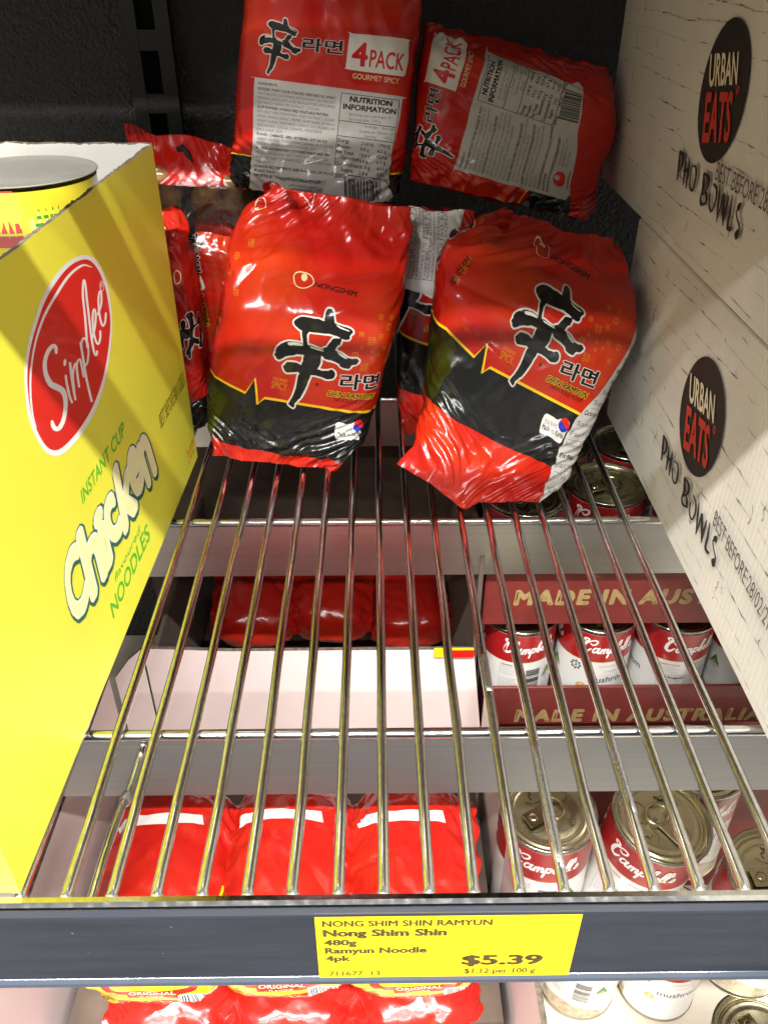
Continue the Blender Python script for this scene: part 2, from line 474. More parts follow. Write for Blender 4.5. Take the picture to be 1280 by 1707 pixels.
def flat(O, ea, eb):
    O, ea, eb = (np.asarray(v, float) for v in (O, ea, eb)); n = np.cross(ea, eb); n /= np.linalg.norm(n)
    return lambda ab: (O+ab[:, 0:1]*ea+ab[:, 1:2]*eb, np.broadcast_to(n, (len(ab), 3)))
def cyl(r, z0=0., a0=0.):
    def f(ab):
        t = ab[:, 0]/r+a0; N = np.c_[np.cos(t), np.sin(t), np.zeros(len(t))]
        return np.c_[r*N[:, :2], ab[:, 1]+z0], N
    return f

# ------------------------------------------------------------------ printed plastic film: a tube with slack that buckles into creases
def noise3(P, sc, seed, oct=3):
    r = np.random.default_rng(seed); out = 0
    for o in range(oct):
        for _ in range(5):
            k = r.normal(0, 1, 3)*sc*2**o; out = out+np.sin(P@k+r.uniform(0, 6.28))/5/2**o
    return out
def relax(T, eu, ev, iters, ain, aout, kb, seed, tang=.0025):
    Nv, Nu, _ = T.shape
    du, dv = np.roll(T, -1, 1)-np.roll(T, 1, 1), np.gradient(T, axis=0)
    N = np.cross(du, dv); N /= np.linalg.norm(N, axis=2)[..., None]+1e-12
    if np.mean(np.sum(N*(T-T.mean((0, 1))), 2)) < 0: N = -N
    Lu = np.linalg.norm(np.roll(T, -1, 1)-T, axis=2)*(1+eu)
    Lv = np.linalg.norm(T[1:]-T[:-1], axis=2)*(1+(ev[1:]+ev[:-1])/2)
    d1 = np.sqrt(Lu[:-1]**2+Lv**2)
    X = T+N*(noise3(T, 60, seed)*.35+noise3(T, 160, seed+1)*.25+noise3(T, 420, seed+2, 1)*.2)[..., None]*(ain+aout)[..., None]*.4
    ev_u = [np.arange(0, Nu, 2), np.arange(1, Nu, 2)]
    for it in range(iters):
        for a in ev_u:                                     # along the rows
            b = (a+1) % Nu; D = X[:, b]-X[:, a]; l = np.linalg.norm(D, axis=2)+1e-9
            C = D*((l-Lu[:, a])/l*.5)[..., None]; X[:, a] += C*.9; X[:, b] -= C*.9
        for p in (0, 1):                                   # along the columns
            a = np.arange(p, Nv-1, 2); D = X[a+1]-X[a]; l = np.linalg.norm(D, axis=2)+1e-9
            C = D*((l-Lv[a])/l*.5)[..., None]; X[a] += C*.9; X[a+1] -= C*.9
        for sgn in (1, -1):                                # shear
            for p in (0, 1):
                a = np.arange(p, Nv-1, 2); Y = np.roll(X, -sgn, 1)
                D = Y[a+1]-X[a]; l = np.linalg.norm(D, axis=2)+1e-9
                C = D*((l-d1[a])/l*.25)[..., None]; X[a] += C; Z = np.zeros_like(X); Z[a+1] = -C; X += np.roll(Z, sgn, 1)
        if kb:
            L = np.roll(X, 1, 1)+np.roll(X, -1, 1)-2*X
            L[1:-1] += X[2:]+X[:-2]-2*X[1:-1]
            X += kb*L
        W = X-T; w = np.sum(W*N, 2)
        tn = W-N*w[..., None]; tl = np.linalg.norm(tn, axis=2)+1e-9
        tn *= np.minimum(1, tang/tl)[..., None]
        X = T+tn+N*np.clip(w, -ain, aout)[..., None]
    return X
def smoothstep(a, b, x):
    t = np.clip((x-a)/(b-a), 0, 1); return t*t*(3-2*t)
def cut(Q, f):
    """Splits triangles wherever f passes through a whole number."""
    done = []
    for _ in range(60):
        v = f(Q); lo, hi = v.min(1), v.max(1); k = np.floor(lo+1e-5)+1
        c = k < hi-1e-5
        done.append(Q[~c]); Q, v, k = Q[c], v[c], k[c]
        if not len(Q): break
        d = v-k[:, None]; below = d < 0; nb = below.sum(1)
        # rotate so that vertex 0 is alone on its side
        alone = np.where(nb[:, None] == 1, below, ~below); r = alone.argmax(1); i = np.arange(len(Q))
        A, B, C = Q[i, r], Q[i, (r+1) % 3], Q[i, (r+2) % 3]; da, db, dc = d[i, r], d[i, (r+1) % 3], d[i, (r+2) % 3]
        tb = np.clip(da/(da-db+1e-15), 0, 1)[:, None]; tc = np.clip(da/(da-dc+1e-15), 0, 1)[:, None]
        E, F = A+(B-A)*tb, A+(C-A)*tc
        done_small = np.stack([A, E, F], 1); rest = np.concatenate([np.stack([E, B, C], 1), np.stack([E, C, F], 1)])
        Q = np.concatenate([done_small, rest])
    done.append(Q)
    return np.concatenate(done)
class Film:
    """Bag film in its own frame: x right, y back, z up; T rows have constant z before creasing."""
    def __init__(s, frame, L, R, yc, hd, seed, Nu=190, Nv=140, ex=4.6, slack=.018, endslack=.12, a=.0010, aend=.009, kb=.05, iters=70, ncr=60, crs=1.0, folds=(), zb=None, dent=None, zt=None, shape=None):
        O, X, Z = (np.array(v) for v in frame); Yb = np.cross(Z, X)
        s.O, s.X, s.Y, s.Z = O, X, Yb, Z
        L, R = np.array(sorted(L)), np.array(sorted(R))
        z0, z1 = max(L[0, 0], R[0, 0]) if zb is None else zb, min(L[-1, 0], R[-1, 0]) if zt is None else zt
        s.z0, s.z1, s.Nv, s.Nu = z0, z1, Nv, Nu
        z = np.linspace(z0, z1, Nv)
        ker = np.ones(9)/9
        sm = lambda q: np.convolve(np.pad(q, 4, mode='edge'), ker, mode='valid')
        xl, xr = sm(np.interp(z, L[:, 0], L[:, 1])), sm(np.interp(z, R[:, 0], R[:, 1]))
        t = (z-z0)/(z1-z0)
        ycv = np.interp(t, *zip(*yc)); hdv = np.interp(t, *zip(*hd)); ycv, hdv = sm(ycv), sm(hdv)
        T = np.zeros((Nv, Nu, 3)); s.S = np.zeros((Nv, Nu))
        ph = np.linspace(0, 2*math.pi, 721)
        for i in range(Nv):
            e = 2/ex
            cx, hw = (xl[i]+xr[i])/2, (xr[i]-xl[i])/2
            sx, cy = np.sin(ph), np.cos(ph)
            px = cx-hw*np.sign(sx)*np.abs(sx)**e; py = ycv[i]+hdv[i]*np.sign(cy)*np.abs(cy)**e
            ds = np.hypot(np.diff(px), np.diff(py)); c = np.concatenate([[0], np.cumsum(ds)])
            q = np.arange(Nu)/Nu*c[-1]
            T[i, :, 0] = np.interp(q, c, px); T[i, :, 1] = np.interp(q, c, py); T[i, :, 2] = z[i]
            f = (ph > math.pi*.55) & (ph < math.pi*1.45)
            s.S[i] = q-np.interp(0, px[f], c[f])
        if shape is not None: T = shape(T, t)
        end = 1-smoothstep(0, .22, np.minimum(t, 1-t))
        eu = np.repeat((slack+endslack*end)[:, None], Nu, 1); ev = np.repeat((slack+.5*endslack*end)[:, None], Nu, 1)
        side = np.abs(T[..., 0]-((xl+xr)/2)[:, None])/((xr-xl)/2)[:, None]
        am = np.repeat((a+aend*end)[:, None], Nu, 1)+.0015*smoothstep(.6, 1, side)
        flatv = np.minimum(hdv, 1)[:, None]
        s.P = relax(T, eu, ev, iters, np.minimum(am, flatv*.8+.002), am*.8, kb, seed)
        # sharp folds: most fan out from the two ends, some cross the faces
        r = np.random.default_rng(seed+500); D = np.zeros((Nv, Nu)); zz = np.repeat(z[:, None], Nu, 1); H = z1-z0; sp = np.ptp(s.S)
        for k in range(ncr):
            if k % 3 < 2:
                top = r.random() < .5; c0 = r.uniform(s.S.min(), s.S.max()); cz = (z1 if top else z0)+(-1 if top else 1)*abs(r.normal(0, .16))*H
                ang = math.pi/2+r.normal(0, .5)
            else:
                c0 = r.uniform(s.S.min(), s.S.max()); cz = r.uniform(z0, z1); ang = r.uniform(0, math.pi)
            L_ = r.uniform(.012, .045)*(H/.2); w = r.uniform(.0015, .0055)*(H/.2); h_ = r.normal(0, .0013)*crs*(1.0 if k % 3 < 2 else .45)
            ds = (s.S-c0+sp/2) % sp-sp/2; dz = zz-cz
            al = ds*math.cos(ang)+dz*math.sin(ang); ac = -ds*math.sin(ang)+dz*math.cos(ang)+.12*al*al/L_*r.normal(0, 1)
            D += h_*np.exp(-np.abs(ac)/w)*np.clip(1-(al/L_)**2, 0, 1)
        for (sa, za, sb, zb_, w, h_) in folds:
            d = np.array([sb-sa, zb_-za]); l = np.hypot(*d); d /= l
            al = ((s.S-sa)*d[0]+(zz-za)*d[1])/l; ac = -(s.S-sa)*d[1]+(zz-za)*d[0]
            D += h_*np.exp(-np.abs(ac)/w)*smoothstep(-.15, .2, al)*smoothstep(-.15, .2, 1-al)
        tri = lambda x: 2*np.abs(x-np.floor(x+.5))
        wrp = noise3(T, 30, seed+60, 2)*.5
        for k in range(9):                                  # crumpling: flat facets meeting in sharp edges
            th_ = r.uniform(0, math.pi) if k % 2 else r.normal(math.pi/2, .35)-math.pi/2; lam = r.uniform(.013, .040)*(H/.2+.2)
            mk = smoothstep(-.05, .45, noise3(T, 30, seed+70+k, 2))
            D += crs*lam*(.085*end[:, None]+.022)*mk*(tri((s.S*math.cos(th_)+zz*math.sin(th_))/lam+wrp+r.random())-.5)
        rid = 1-np.abs(noise3(T, 38, seed+40, 2)); D += crs*(.0012*end[:, None]+.0007)*(rid-.6)*1.2
        du, dv = np.roll(T, -1, 1)-np.roll(T, 1, 1), np.gradient(T, axis=0); N = np.cross(du, dv); N /= np.linalg.norm(N, axis=2)[..., None]+1e-12
        if np.mean(np.sum(N*(T-T.mean((0, 1))), 2)) < 0: N = -N
        s.P = s.P+N*np.clip(D, -.006, .006)[..., None]
        if dent is not None: s.P = dent(s.P, t)
        du, dv = np.roll(s.P, -1, 1)-np.roll(s.P, 1, 1), np.gradient(s.P, axis=0)
        N = np.cross(du, dv); N /= np.linalg.norm(N, axis=2)[..., None]+1e-12
        for _ in range(1):
            M = N*3+.5*(np.roll(N, 1, 1)+np.roll(N, -1, 1)); M[1:-1] += .5*(N[2:]+N[:-2]); N = M/(np.linalg.norm(M, axis=2)[..., None]+1e-12)
        s.out = 1 if np.mean(np.sum(N*(s.P-s.P.mean((0, 1))), 2)) > 0 else -1
        s.N = N*s.out
    def world(s, P): return s.O+P[..., 0:1]*s.X+P[..., 1:2]*s.Y+P[..., 2:3]*s.Z
    def wdir(s, N): return N[..., 0:1]*s.X+N[..., 1:2]*s.Y+N[..., 2:3]*s.Z
    def locate(s, ab):
        r = np.clip((ab[:, 1]-s.z0)/(s.z1-s.z0), 0, .99999)*(s.Nv-1); i = r.astype(int); fr = r-i
        U = np.zeros(len(ab))
        for k in np.unique(i):
            mk = i == k; f = fr[mk]
            ua = np.interp(ab[mk, 0], s.S[k], np.arange(s.Nu)); ub = np.interp(ab[mk, 0], s.S[k+1], np.arange(s.Nu))
            U[mk] = ua*(1-f)+ub*f
        return i, fr, U
    def param(s, ab):
        i, fr, U = s.locate(ab); return np.c_[np.minimum(U, s.Nu-1.001), i+fr]
    def at(s, q):
        j, i = np.floor(q[:, 0]+1e-7).astype(int), np.floor(q[:, 1]+1e-7).astype(int)
        j, i = np.clip(j, 0, s.Nu-2), np.clip(i, 0, s.Nv-2)
        return i, j, (q[:, 0]-j)[:, None], (q[:, 1]-i)[:, None]
    def lay(s, art, base, step, h, clip):
        """Cuts the artwork along the film's own triangles so that it follows every crease exactly."""
        out = []
        for k, (m, T) in enumerate(art.items):
            T = split(T, h)
            c = T.mean(1); T = T[(c[:, 0] > clip[0]) & (c[:, 0] < clip[1]) & (c[:, 1] > clip[2]) & (c[:, 1] < clip[3])]
            if not len(T): continue
            ar = (T[:, 1, 0]-T[:, 0, 0])*(T[:, 2, 1]-T[:, 0, 1])-(T[:, 1, 1]-T[:, 0, 1])*(T[:, 2, 0]-T[:, 0, 0])
            T = np.where((ar < 0)[:, None, None], T[:, ::-1], T)
            Q = s.param(T.reshape(-1, 2)).reshape(-1, 3, 2); Q = np.concatenate([Q, T], -1)
            for f in (lambda q: q[..., 0], lambda q: q[..., 1], lambda q: q[..., 0]-q[..., 1]):
                Q = cut(Q, f)
            n = len(Q); cen = Q[..., :2].mean(1)
            ci, cj = np.clip(np.floor(cen[:, 1]).astype(int), 0, s.Nv-2), np.clip(np.floor(cen[:, 0]).astype(int), 0, s.Nu-2)
            fu, fr = Q[..., 0]-cj[:, None], Q[..., 1]-ci[:, None]
            up = ((cen[:, 0]-cj) >= (cen[:, 1]-ci))[:, None, None]; fu, fr = fu[..., None], fr[..., None]
            def ip(A):
                a, b_, c_, d = A[ci, cj][:, None], A[ci, cj+1][:, None], A[ci+1, cj+1][:, None], A[ci+1, cj][:, None]
                return np.where(up, a+fu*(b_-a)+fr*(c_-b_), a+fr*(d-a)+fu*(c_-d))
            P, N = ip(s.P).reshape(-1, 3), ip(s.N).reshape(-1, 3); N /= np.linalg.norm(N, axis=1)[:, None]+1e-12
            o = base+step*k+step*.9*((np.arange(3*n)//3) % 13)[:, None]/13
            out.append(chunk(s.world(P+N*o), np.arange(3*n).reshape(-1, 3), m, N=s.wdir(N), uv=Q[..., 2:].reshape(-1, 2), smooth=True))
        return out
    def piece(s, r0, r1, m):
        """Rows r0..r1 of the tube as a chunk."""
        P = s.world(s.P[r0:r1+1]); N = s.wdir(s.N[r0:r1+1]); n = r1-r0+1; Nu = s.Nu
        i, j = np.meshgrid(np.arange(n-1), np.arange(Nu), indexing='ij'); j2 = (j+1) % Nu
        F = np.stack([i*Nu+j, i*Nu+j2, (i+1)*Nu+j2, (i+1)*Nu+j], -1).reshape(-1, 4)
        F = np.concatenate([F[:, [0, 1, 2]], F[:, [0, 2, 3]]])
        if s.out < 0: F = F[:, ::-1]
        z = np.repeat(np.linspace(s.z0, s.z1, s.Nv)[r0:r1+1, None], Nu, 1)
        return chunk(P.reshape(-1, 3), F, m, N=N.reshape(-1, 3), uv=np.stack([s.S[r0:r1+1], z], -1).reshape(-1, 2), smooth=True)
def pack(name, film, art, label, base='film_red', flap='film_scarlet', f0=.10, f1=.93, h=.004, group=None, off=.00006, cat='noodle pack'):
    """A thing: film body with its print, and the crimped flap at either end."""
    r0, r1 = int(f0*(film.Nv-1)), int(f1*(film.Nv-1))
    root = empty(name, label, cat, tuple(film.O), group=group)
    dz = (film.z1-film.z0)/(film.Nv-1); zA, zB = film.z0+r0*dz, film.z0+r1*dz
    big = 9
    def part(nm, a, b, m, lo, hi):
        ch = [film.piece(a, b, m)]+film.lay(art, off, 3e-6, h, (film.S.min(), film.S.max()-.004, lo, hi))
        for c in ch: c['V'] = c['V']-film.O
        return build(nm, ch, root)
    part('wrapper', r0, r1, base, zA, zB)
    if r0 > 0: part('end_flap', 0, r0, flap, -big, zA)
    if r1 < film.Nv-1: part('end_flap', r1, film.Nv-1, flap, zB, big)
    return root

mat('tip_glint', (.85, .85, .84), rough=.38, metal=1)  # glint of the ceiling tube on the wire tips, put into a paler metal

# ------------------------------------------------------------------ artwork of the noodle packs
def crop_M(x0, y0, sc): return np.array([[1/sc, 0, x0], [0, 1/sc, y0], [0, 0, 1.]])
SIN = [
 [(640,125),(665,115),(705,135),(715,200),(720,250),(640,265),(618,200)],
 [(305,235),(320,205),(370,180),(420,180),(560,205),(620,225),(720,245),(800,275),(860,290),(900,320),(905,345),(880,360),(870,400),(840,410),(800,400),(740,370),(620,345),(460,325),(400,320),(340,285)],
 [(390,300),(460,320),(440,360),(440,440),(450,470),(400,470),(395,400)],
 [(780,395),(785,440),(750,470),(710,520),(640,530),(600,490),(650,470),(700,400)],
 [(110,545),(130,490),(170,445),(240,425),(330,430),(400,450),(480,465),(600,505),(720,515),(800,550),(850,590),(900,600),(960,610),(965,645),(920,665),(890,680),(860,705),(820,700),(780,680),(740,640),(640,610),(560,560),(420,560),(300,560),(230,575),(180,600),(150,610),(120,590)],
 [(420,560),(560,545),(580,610),(560,680),(480,760),(400,720),(385,650),(400,600)],
 [(195,690),(210,650),(250,630),(310,630),(390,665),(480,690),(540,705),(620,720),(690,715),(725,750),(710,795),(640,810),(580,785),(500,765),(470,770),(380,745),(320,735),(230,735)],
 [(365,740),(470,765),(450,830),(420,920),(370,1000),(320,1050),(300,1095),(250,1060),(255,1040),(300,960),(330,860)]]
SIN_M = np.array([[3.2/6.095, 0, (440-320)*3.2], [0, 3.2/6.095, (500-320)*3.2], [0, 0, 1.]])
def sin_mark(A, M):
    keep = A.M; A.M = M
    A.brush('print_black', 'print_white', SIN, 34, 3.0)
    A.poly('print_white', [(240,436),(330,432),(392,452),(392,468),(310,462),(258,462)], 2, 2)
    A.poly('print_white', [(478,472),(600,512),(586,522),(484,490)], 2, 2)
    A.poly('print_white', [(735,258),(790,282),(870,318),(860,322),(780,296)], 2, 2)
    A.poly('print_white', [(745,530),(800,560),(845,598),(830,600),(780,572)], 2, 2)
    A.M = keep
def art_front(H, left=True, extra=()):
    A = Art(); A.M = np.array(H)
    zig = [(-1700,820),(-700,850),(80,985),(280,1073),(335,995),(348,1135),(385,1100),(990,1200),(1500,1285),(2600,1380)]
    A.poly('print_black', zig+[(2600,1700),(1500,1570),(1150,1500),(750,1440),(560,1420),(300,1380),(110,1330),(-400,1260),(-1700,1230)])
    A.poly('print_olive', [(-160,1010),(60,1040),(150,1075),(190,1120),(150,1180),(110,1300),(60,1310),(-160,1270)], 3)
    A.ribbon('print_yellow', zig, 13, 0, caps=False)
    # gold characters strewn beside the brush mark
    for ch, x, y, w in (('辞',960,800,46),('辛',1012,785,34),('辣',905,762,30),('麺',905,835,18),('辛',960,860,20),('味',960,895,20),('辞',918,940,46),('韓',1030,850,30),('湯',1000,880,18),('辛',1010,690,34),('辣',1062,930,30),('辞',1075,700,26)):
        A.text('print_gold', ch, (x-w/2,y+w/2), (x+w/2,y+w/2+w*.1), (x-w/2+w*.05,y-w/2))
    for x, y, r in ((870,872,17),(1062,745,18),(1100,860,16)):
        A.ellipse('print_gold', (x,y), r, r); A.ellipse('print_red', (x,y), r*.7, r*.7); A.line('print_gold', (x,y-r*.6), (x,y+r*.6), 4)
    for ch, x, y, w in (('辛',190,395,44),('辣',265,330,40),('味',215,560,40),('辞',150,470,36),('湯',95,700,46),('辛',110,660,40),('麺',70,760,40)):
        A.text('print_gold', ch, (x-w/2,y+w/2), (x+w/2,y+w/2), (x-w/2,y-w/2))
    # maker's mark and words
    A.ribbon('print_cream', [(530,475),(555,458),(610,462),(640,485),(632,515),(590,532),(548,518)], 5, 5, True)
    A.ellipse('print_cream', (588,476), 17, 15)
    A.text('print_black', 'NONGSHIM', (645,523), (876,588), (652,496), .022, .15)
    A.text('print_orange', 'GOURMET', (430,1004), (510,1022), (433,986), .012)
    A.text('print_gold', 'SPICY', (420,1045), (503,1062), (427,1008), .02)
    sin_mark(A, A.M @ SIN_M)
    q = ((788,1052), (1010,1068), (800,975))
    A.text('print_white', '라면', *q, bold=.065, ref='라면'); A.text('print_black', '라면', *q, bold=.028, ref='라면')
    q = ((720,1088), (988,1124), (727,1060))
    A.text('print_yellow', 'SHIN RAMYUN', *q, bold=.085, shear=.25, ref='SHIN RAMYUN'); A.text('print_black', 'SHIN RAMYUN', *q, bold=.03, shear=.25, ref='SHIN RAMYUN')
    A.text('print_darkred', 'NOODLE SOUP', (755,1116), (970,1148), (759,1096), .01, .2)
    A.ellipse('print_darkred', (668,1028), 9, 9, 16)
    # country of origin sticker
    A.poly('print_white', [(768,1240),(810,1238),(850,1248),(872,1240),(915,1238),(930,1262),(905,1340),(875,1345),(830,1330),(790,1328),(764,1320)], 3)
    A.text('print_grey', '한국 직수입', (778,1280), (858,1292), (779,1256), .01)
    A.text('print_black', 'Made in Korea', (772,1306), (910,1326), (774,1280), .02)
    A.ellipse('print_red', (897,1264), 33, 33)
    a = np.linspace(.25, .25+math.pi, 20); c = np.array([897,1264])
    lower = [c+33*np.array([math.cos(t), math.sin(t)]) for t in a]
    e0, e1 = lower[-1], lower[0]; d = (e1-e0); nrm = np.array([-d[1], d[0]])/np.linalg.norm(d)
    wave = [e0+d*t-nrm*9*math.sin(2*math.pi*t) for t in np.linspace(0, 1, 16)[1:-1]]
    A.poly('print_blue', lower+wave)
    # top corner: weight panel and stamp
    A.ribbon('print_white', [(492,30),(610,162),(662,30)], 6, 0)
    A.text('print_red', '4', (570,80), (612,118), (590,50), .04)
    A.text('print_darkred', 'BEST BEF', (438,102), (505,170), (462,82), .01); A.text('print_darkred', '11 JAN', (425,125), (475,175), (445,105), .01)
    if left:                                             # the same mark wraps round the side
        sin_mark(A, A.M @ np.array([[1, 0, -800], [0, 1, -420], [0, 0, 1.]]) @ SIN_M)
        A.ribbon('print_cream', [(250,165),(275,135),(310,130),(318,150),(285,170)], 5, 4, True)
        A.text('print_darkred', '辛라면', (60,800), (130,660), (20,780), .02)
    for f in extra: f(A)
    return A
TXT = ['NOODLES: WHEAT FLOUR, STARCHES, VEGETABLE OIL, WHEAT', 'VEGETABLE OIL CONTAINING ANTIOXIDANTS, GLUTEN, SALT',
 'MINERAL SALTS, SOY, ACID REGULATORS, EMULSIFIER', 'SOY SAUCE, GREEN TEA EXTRACT, COLOUR', 'SOUP POWDER: HYDROLYSED VEGETABLE PROTEIN', 'SOY, SALT, MALTODEXTRIN, YEAST EXTRACT, SUGAR',
 'SPICES, ONION, GARLIC, PEPPER, SWEETENER, SOYBEAN', 'WHEAT FLOUR, VEGETABLES, CARROT, SOY, MUSHROOM', 'THICKENERS, COCOA, CARAMEL, VEGETABLES', 'EMULSIFIER, SOY',
 'FLAKES: CABBAGE, LEEK, SOYBEAN, SOY SAUCE', 'WHEAT GLUTEN, YEAST EXTRACT, SUGAR, SALT, COCOA', 'PROTEIN, STARCH, VEGETABLE OIL, SOY', 'ALLERGY INFORMATION: CONTAINS WHEAT AND SOY',
 'PRODUCED IN A FACILITY THAT ALSO PROCESSES', 'PRODUCT THAT CONTAINS EGG, PEANUTS, MILK AND', 'TREE NUTS', 'STORAGE REQUIREMENTS: KEEP IN A COOL DRY PLACE', 'IN AUSTRALIA', 'IMPORTED BY NONGSHIM AUSTRALIA PTY LTD']
def bars(A, m, a, b, c, d, n, seed):
    """Bars between the edges a-b and d-c."""
    r = np.random.default_rng(seed); a, b, c, d = (np.array(v, float) for v in (a, b, c, d)); t = 0
    w = r.choice([1, 1, 2, 3], 2*n); w = w/w.sum()
    for i in range(n):
        u0, u1 = t, t+w[2*i]; t = u1+w[2*i+1]
        A.quad(m, a+(b-a)*u0, a+(b-a)*u1, d+(c-d)*u1, d+(c-d)*u0)
def art_back(H, turned=False):
    A = Art(); A.M = np.array(H)
    if turned:
        A.poly('print_black', [(30,950),(95,1005),(150,1012),(200,1020),(190,1290),(40,1290)]); A.ribbon('print_yellow', [(30,945),(200,1018)], 9, 0, caps=False)
        A.M = A.M @ np.array([[0, 1, -330], [-1, 0, 1270], [0, 0, 1.]]) @ np.array([[.9, 0, 0], [0, .9, 0], [0, 0, 1.]])
        A.text('print_yellow', 'SHIN RAMYUN', (330,330), (640,330), (330,280), .10, ref='SHIN RAMYUN'); A.text('print_black', 'SHIN RAMYUN', (330,330), (640,330), (330,280), .03, ref='SHIN RAMYUN')
        A.M = np.array(H)
    else:
        A.poly('print_black', [(-900,950),(95,1005),(150,1012),(1090,1130),(1700,1210),(1700,1800),(-900,1500)])
        A.ribbon('print_yellow', [(-900,945),(95,1003),(150,1010),(1090,1128),(1700,1208)], 9, 0, caps=False)
    sin_mark(A, A.M @ np.array([[.322, .01, 155], [.03, .385, 52], [0, 0, 1.]]))
    q = ((480,325), (735,352), (490,240))
    A.text('print_white', '라면', *q, bold=.055, ref='라면'); A.text('print_black', '라면', *q, bold=.03, ref='라면')
    A.poly('print_white', [(788,222),(805,215),(1165,250),(1182,270),(1182,300),(1160,465),(1145,490),(1110,490),(785,450),(764,430),(764,410)], 3)
    A.text('print_red', '4', (800,415), (893,428), (815,262), .03); A.text('print_red', 'PACK', (912,430), (1138,456), (925,315), .018)
    A.text('print_cream', 'GOURMET SPICY', (804,506), (1110,542), (806,470), .005)
    A.poly('print_panel', [(178,505),(200,503),(1115,622),(1135,640),(1132,680),(1040,1165),(1042,1220),(1030,1300),(600,1300),(190,1285),(150,1220),(148,1150),(164,560)], 2)
    A.text('print_black', 'INGREDIENTS:', (192,545), (318,560), (194,528), .02)
    for i, s in enumerate(TXT):
        y0 = 578+i*29.5; x0 = 190-i*.9; sl = .13-.0012*i; L = min(505, 11.2*len(s))
        bold = .025 if s.split(':')[0] in ('SOUP POWDER', 'NOODLES', 'FLAKES', 'ALLERGY INFORMATION', 'STORAGE REQUIREMENTS') or i in (18, 19) else .004
        A.text('print_black' if bold > .01 else 'print_grey', s, (x0,y0), (x0+L,y0+L*sl), (x0+1,y0-18), bold)
    b = lambda u, v: np.array([735,600])*(1-u)*(1-v)+np.array([1114,650])*u*(1-v)+np.array([1050,1168])*u*v+np.array([685,1122])*(1-u)*v
    for s0, s1 in (((0,0),(1,0)),((1,0),(1,1)),((1,1),(0,1)),((0,1),(0,0)),((0,.34),(1,.34)),((0,.53),(1,.53))): A.line('print_black', b(*s0), b(*s1), 4)
    A.text('print_black', 'NUTRITION', (788,655), (1060,688), (792,620), .04); A.text('print_black', 'INFORMATION', (744,703), (1086,740), (748,668), .04)
    A.text('print_grey', 'Servings per package: 4', (780,745), (1050,772), (782,728)); A.text('print_grey', 'Serving size: 120 g', (780,778), (985,795), (782,760))
    A.text('print_grey', 'Average    Average', (885,825), (1078,845), (886,808)); A.text('print_grey', 'Quantity per  Quantity per', (850,855), (1072,878), (851,838)); A.text('print_grey', 'Serving      100 g', (885,890), (1065,905), (886,872))
    for i, (n_, v1, v2) in enumerate((('Energy','2160 kJ','1790 kJ'),('Protein','9.8 g','8.2 g'),('Fat Total','18.0 g','15.0 g'),('   Saturated','8.0 g','6.7 g'),('Carbohydrate','81.0 g','66.0 g'),('   Sugars','3.6 g','3.0 g'),('Sodium','1840 mg','1530 mg'))):
        y = 918+i*37.5; x = 714-i*4.2
        ind = 36 if n_[0] == ' ' else 0; s = n_.strip()
        A.text('print_black', s, (x+ind,y), (x+ind+12*len(s),y+1.5*len(s)), (x+ind+1,y-24), .015)
        A.text('print_black', v1, (x+150,y+20), (x+150+11*len(v1),y+20+1.3*len(v1)), (x+151,y-1), .006)
        A.text('print_black', v2, (x+262,y+33), (x+262+11*len(v2),y+33+1.3*len(v2)), (x+263,y+12), .006)
    bars(A, 'print_black', (750,1150), (985,1182), (985,1296), (748,1290), 26, 3)
    A.ellipse('print_red', (292,1210), 62, 42, rot=.1); A.ellipse('print_panel', (298,1195), 20, 19)
    A.text('print_black', 'NONGSHIM', (232,1275), (375,1284), (233,1262), .03)
    for i in range(4):
        A.text('print_grey', ['NONGSHIM AUSTRALIA, NORTH RYDE, NSW 2113', 'www.nongshim.com.au', 'NONGSHIM CO., LTD.', 'SEOUL, KOREA'][i], (395,1170+i*26), (395+[230,180,215,120][i],1182+i*26), (396,1155+i*26), .02 if i == 2 else .004)
    return A

# ------------------------------------------------------------------ the setting
structure(build('back_panel', [box(-.9, -.217, .632, .645, -.6, 1.0, 'panel_black'), box(-.175, .9, .632, .645, -.6, 1.0, 'panel_black'), box(-.217, -.175, .640, .645, -.6, 1.0, 'slot_dark')]))
structure(build('lower_floor', [box(-.9, .9, -.1, .63, -.438, -.4232, 'shelf_board')]))
post = empty('shelf_upright', 'black slotted steel upright behind the leaning noodle packs', 'upright', (-.196, .628, 0))
pc = []
zs = [-.58+.05*i for i in range(30)]
for s in (-1, 1): pc.append(box(*sorted((s*.008, s*.0205)), -.006, .012, -.6, .95, 'post_black'))
for z in zs: pc.append(box(-.008, .008, -.0055, .012, z, z+.016, 'post_black'))
build('post', pc, post)
build('slot_channel', [box(-.0205, .0205, .0125, .014, -.6, .95, 'slot_dark')], post)

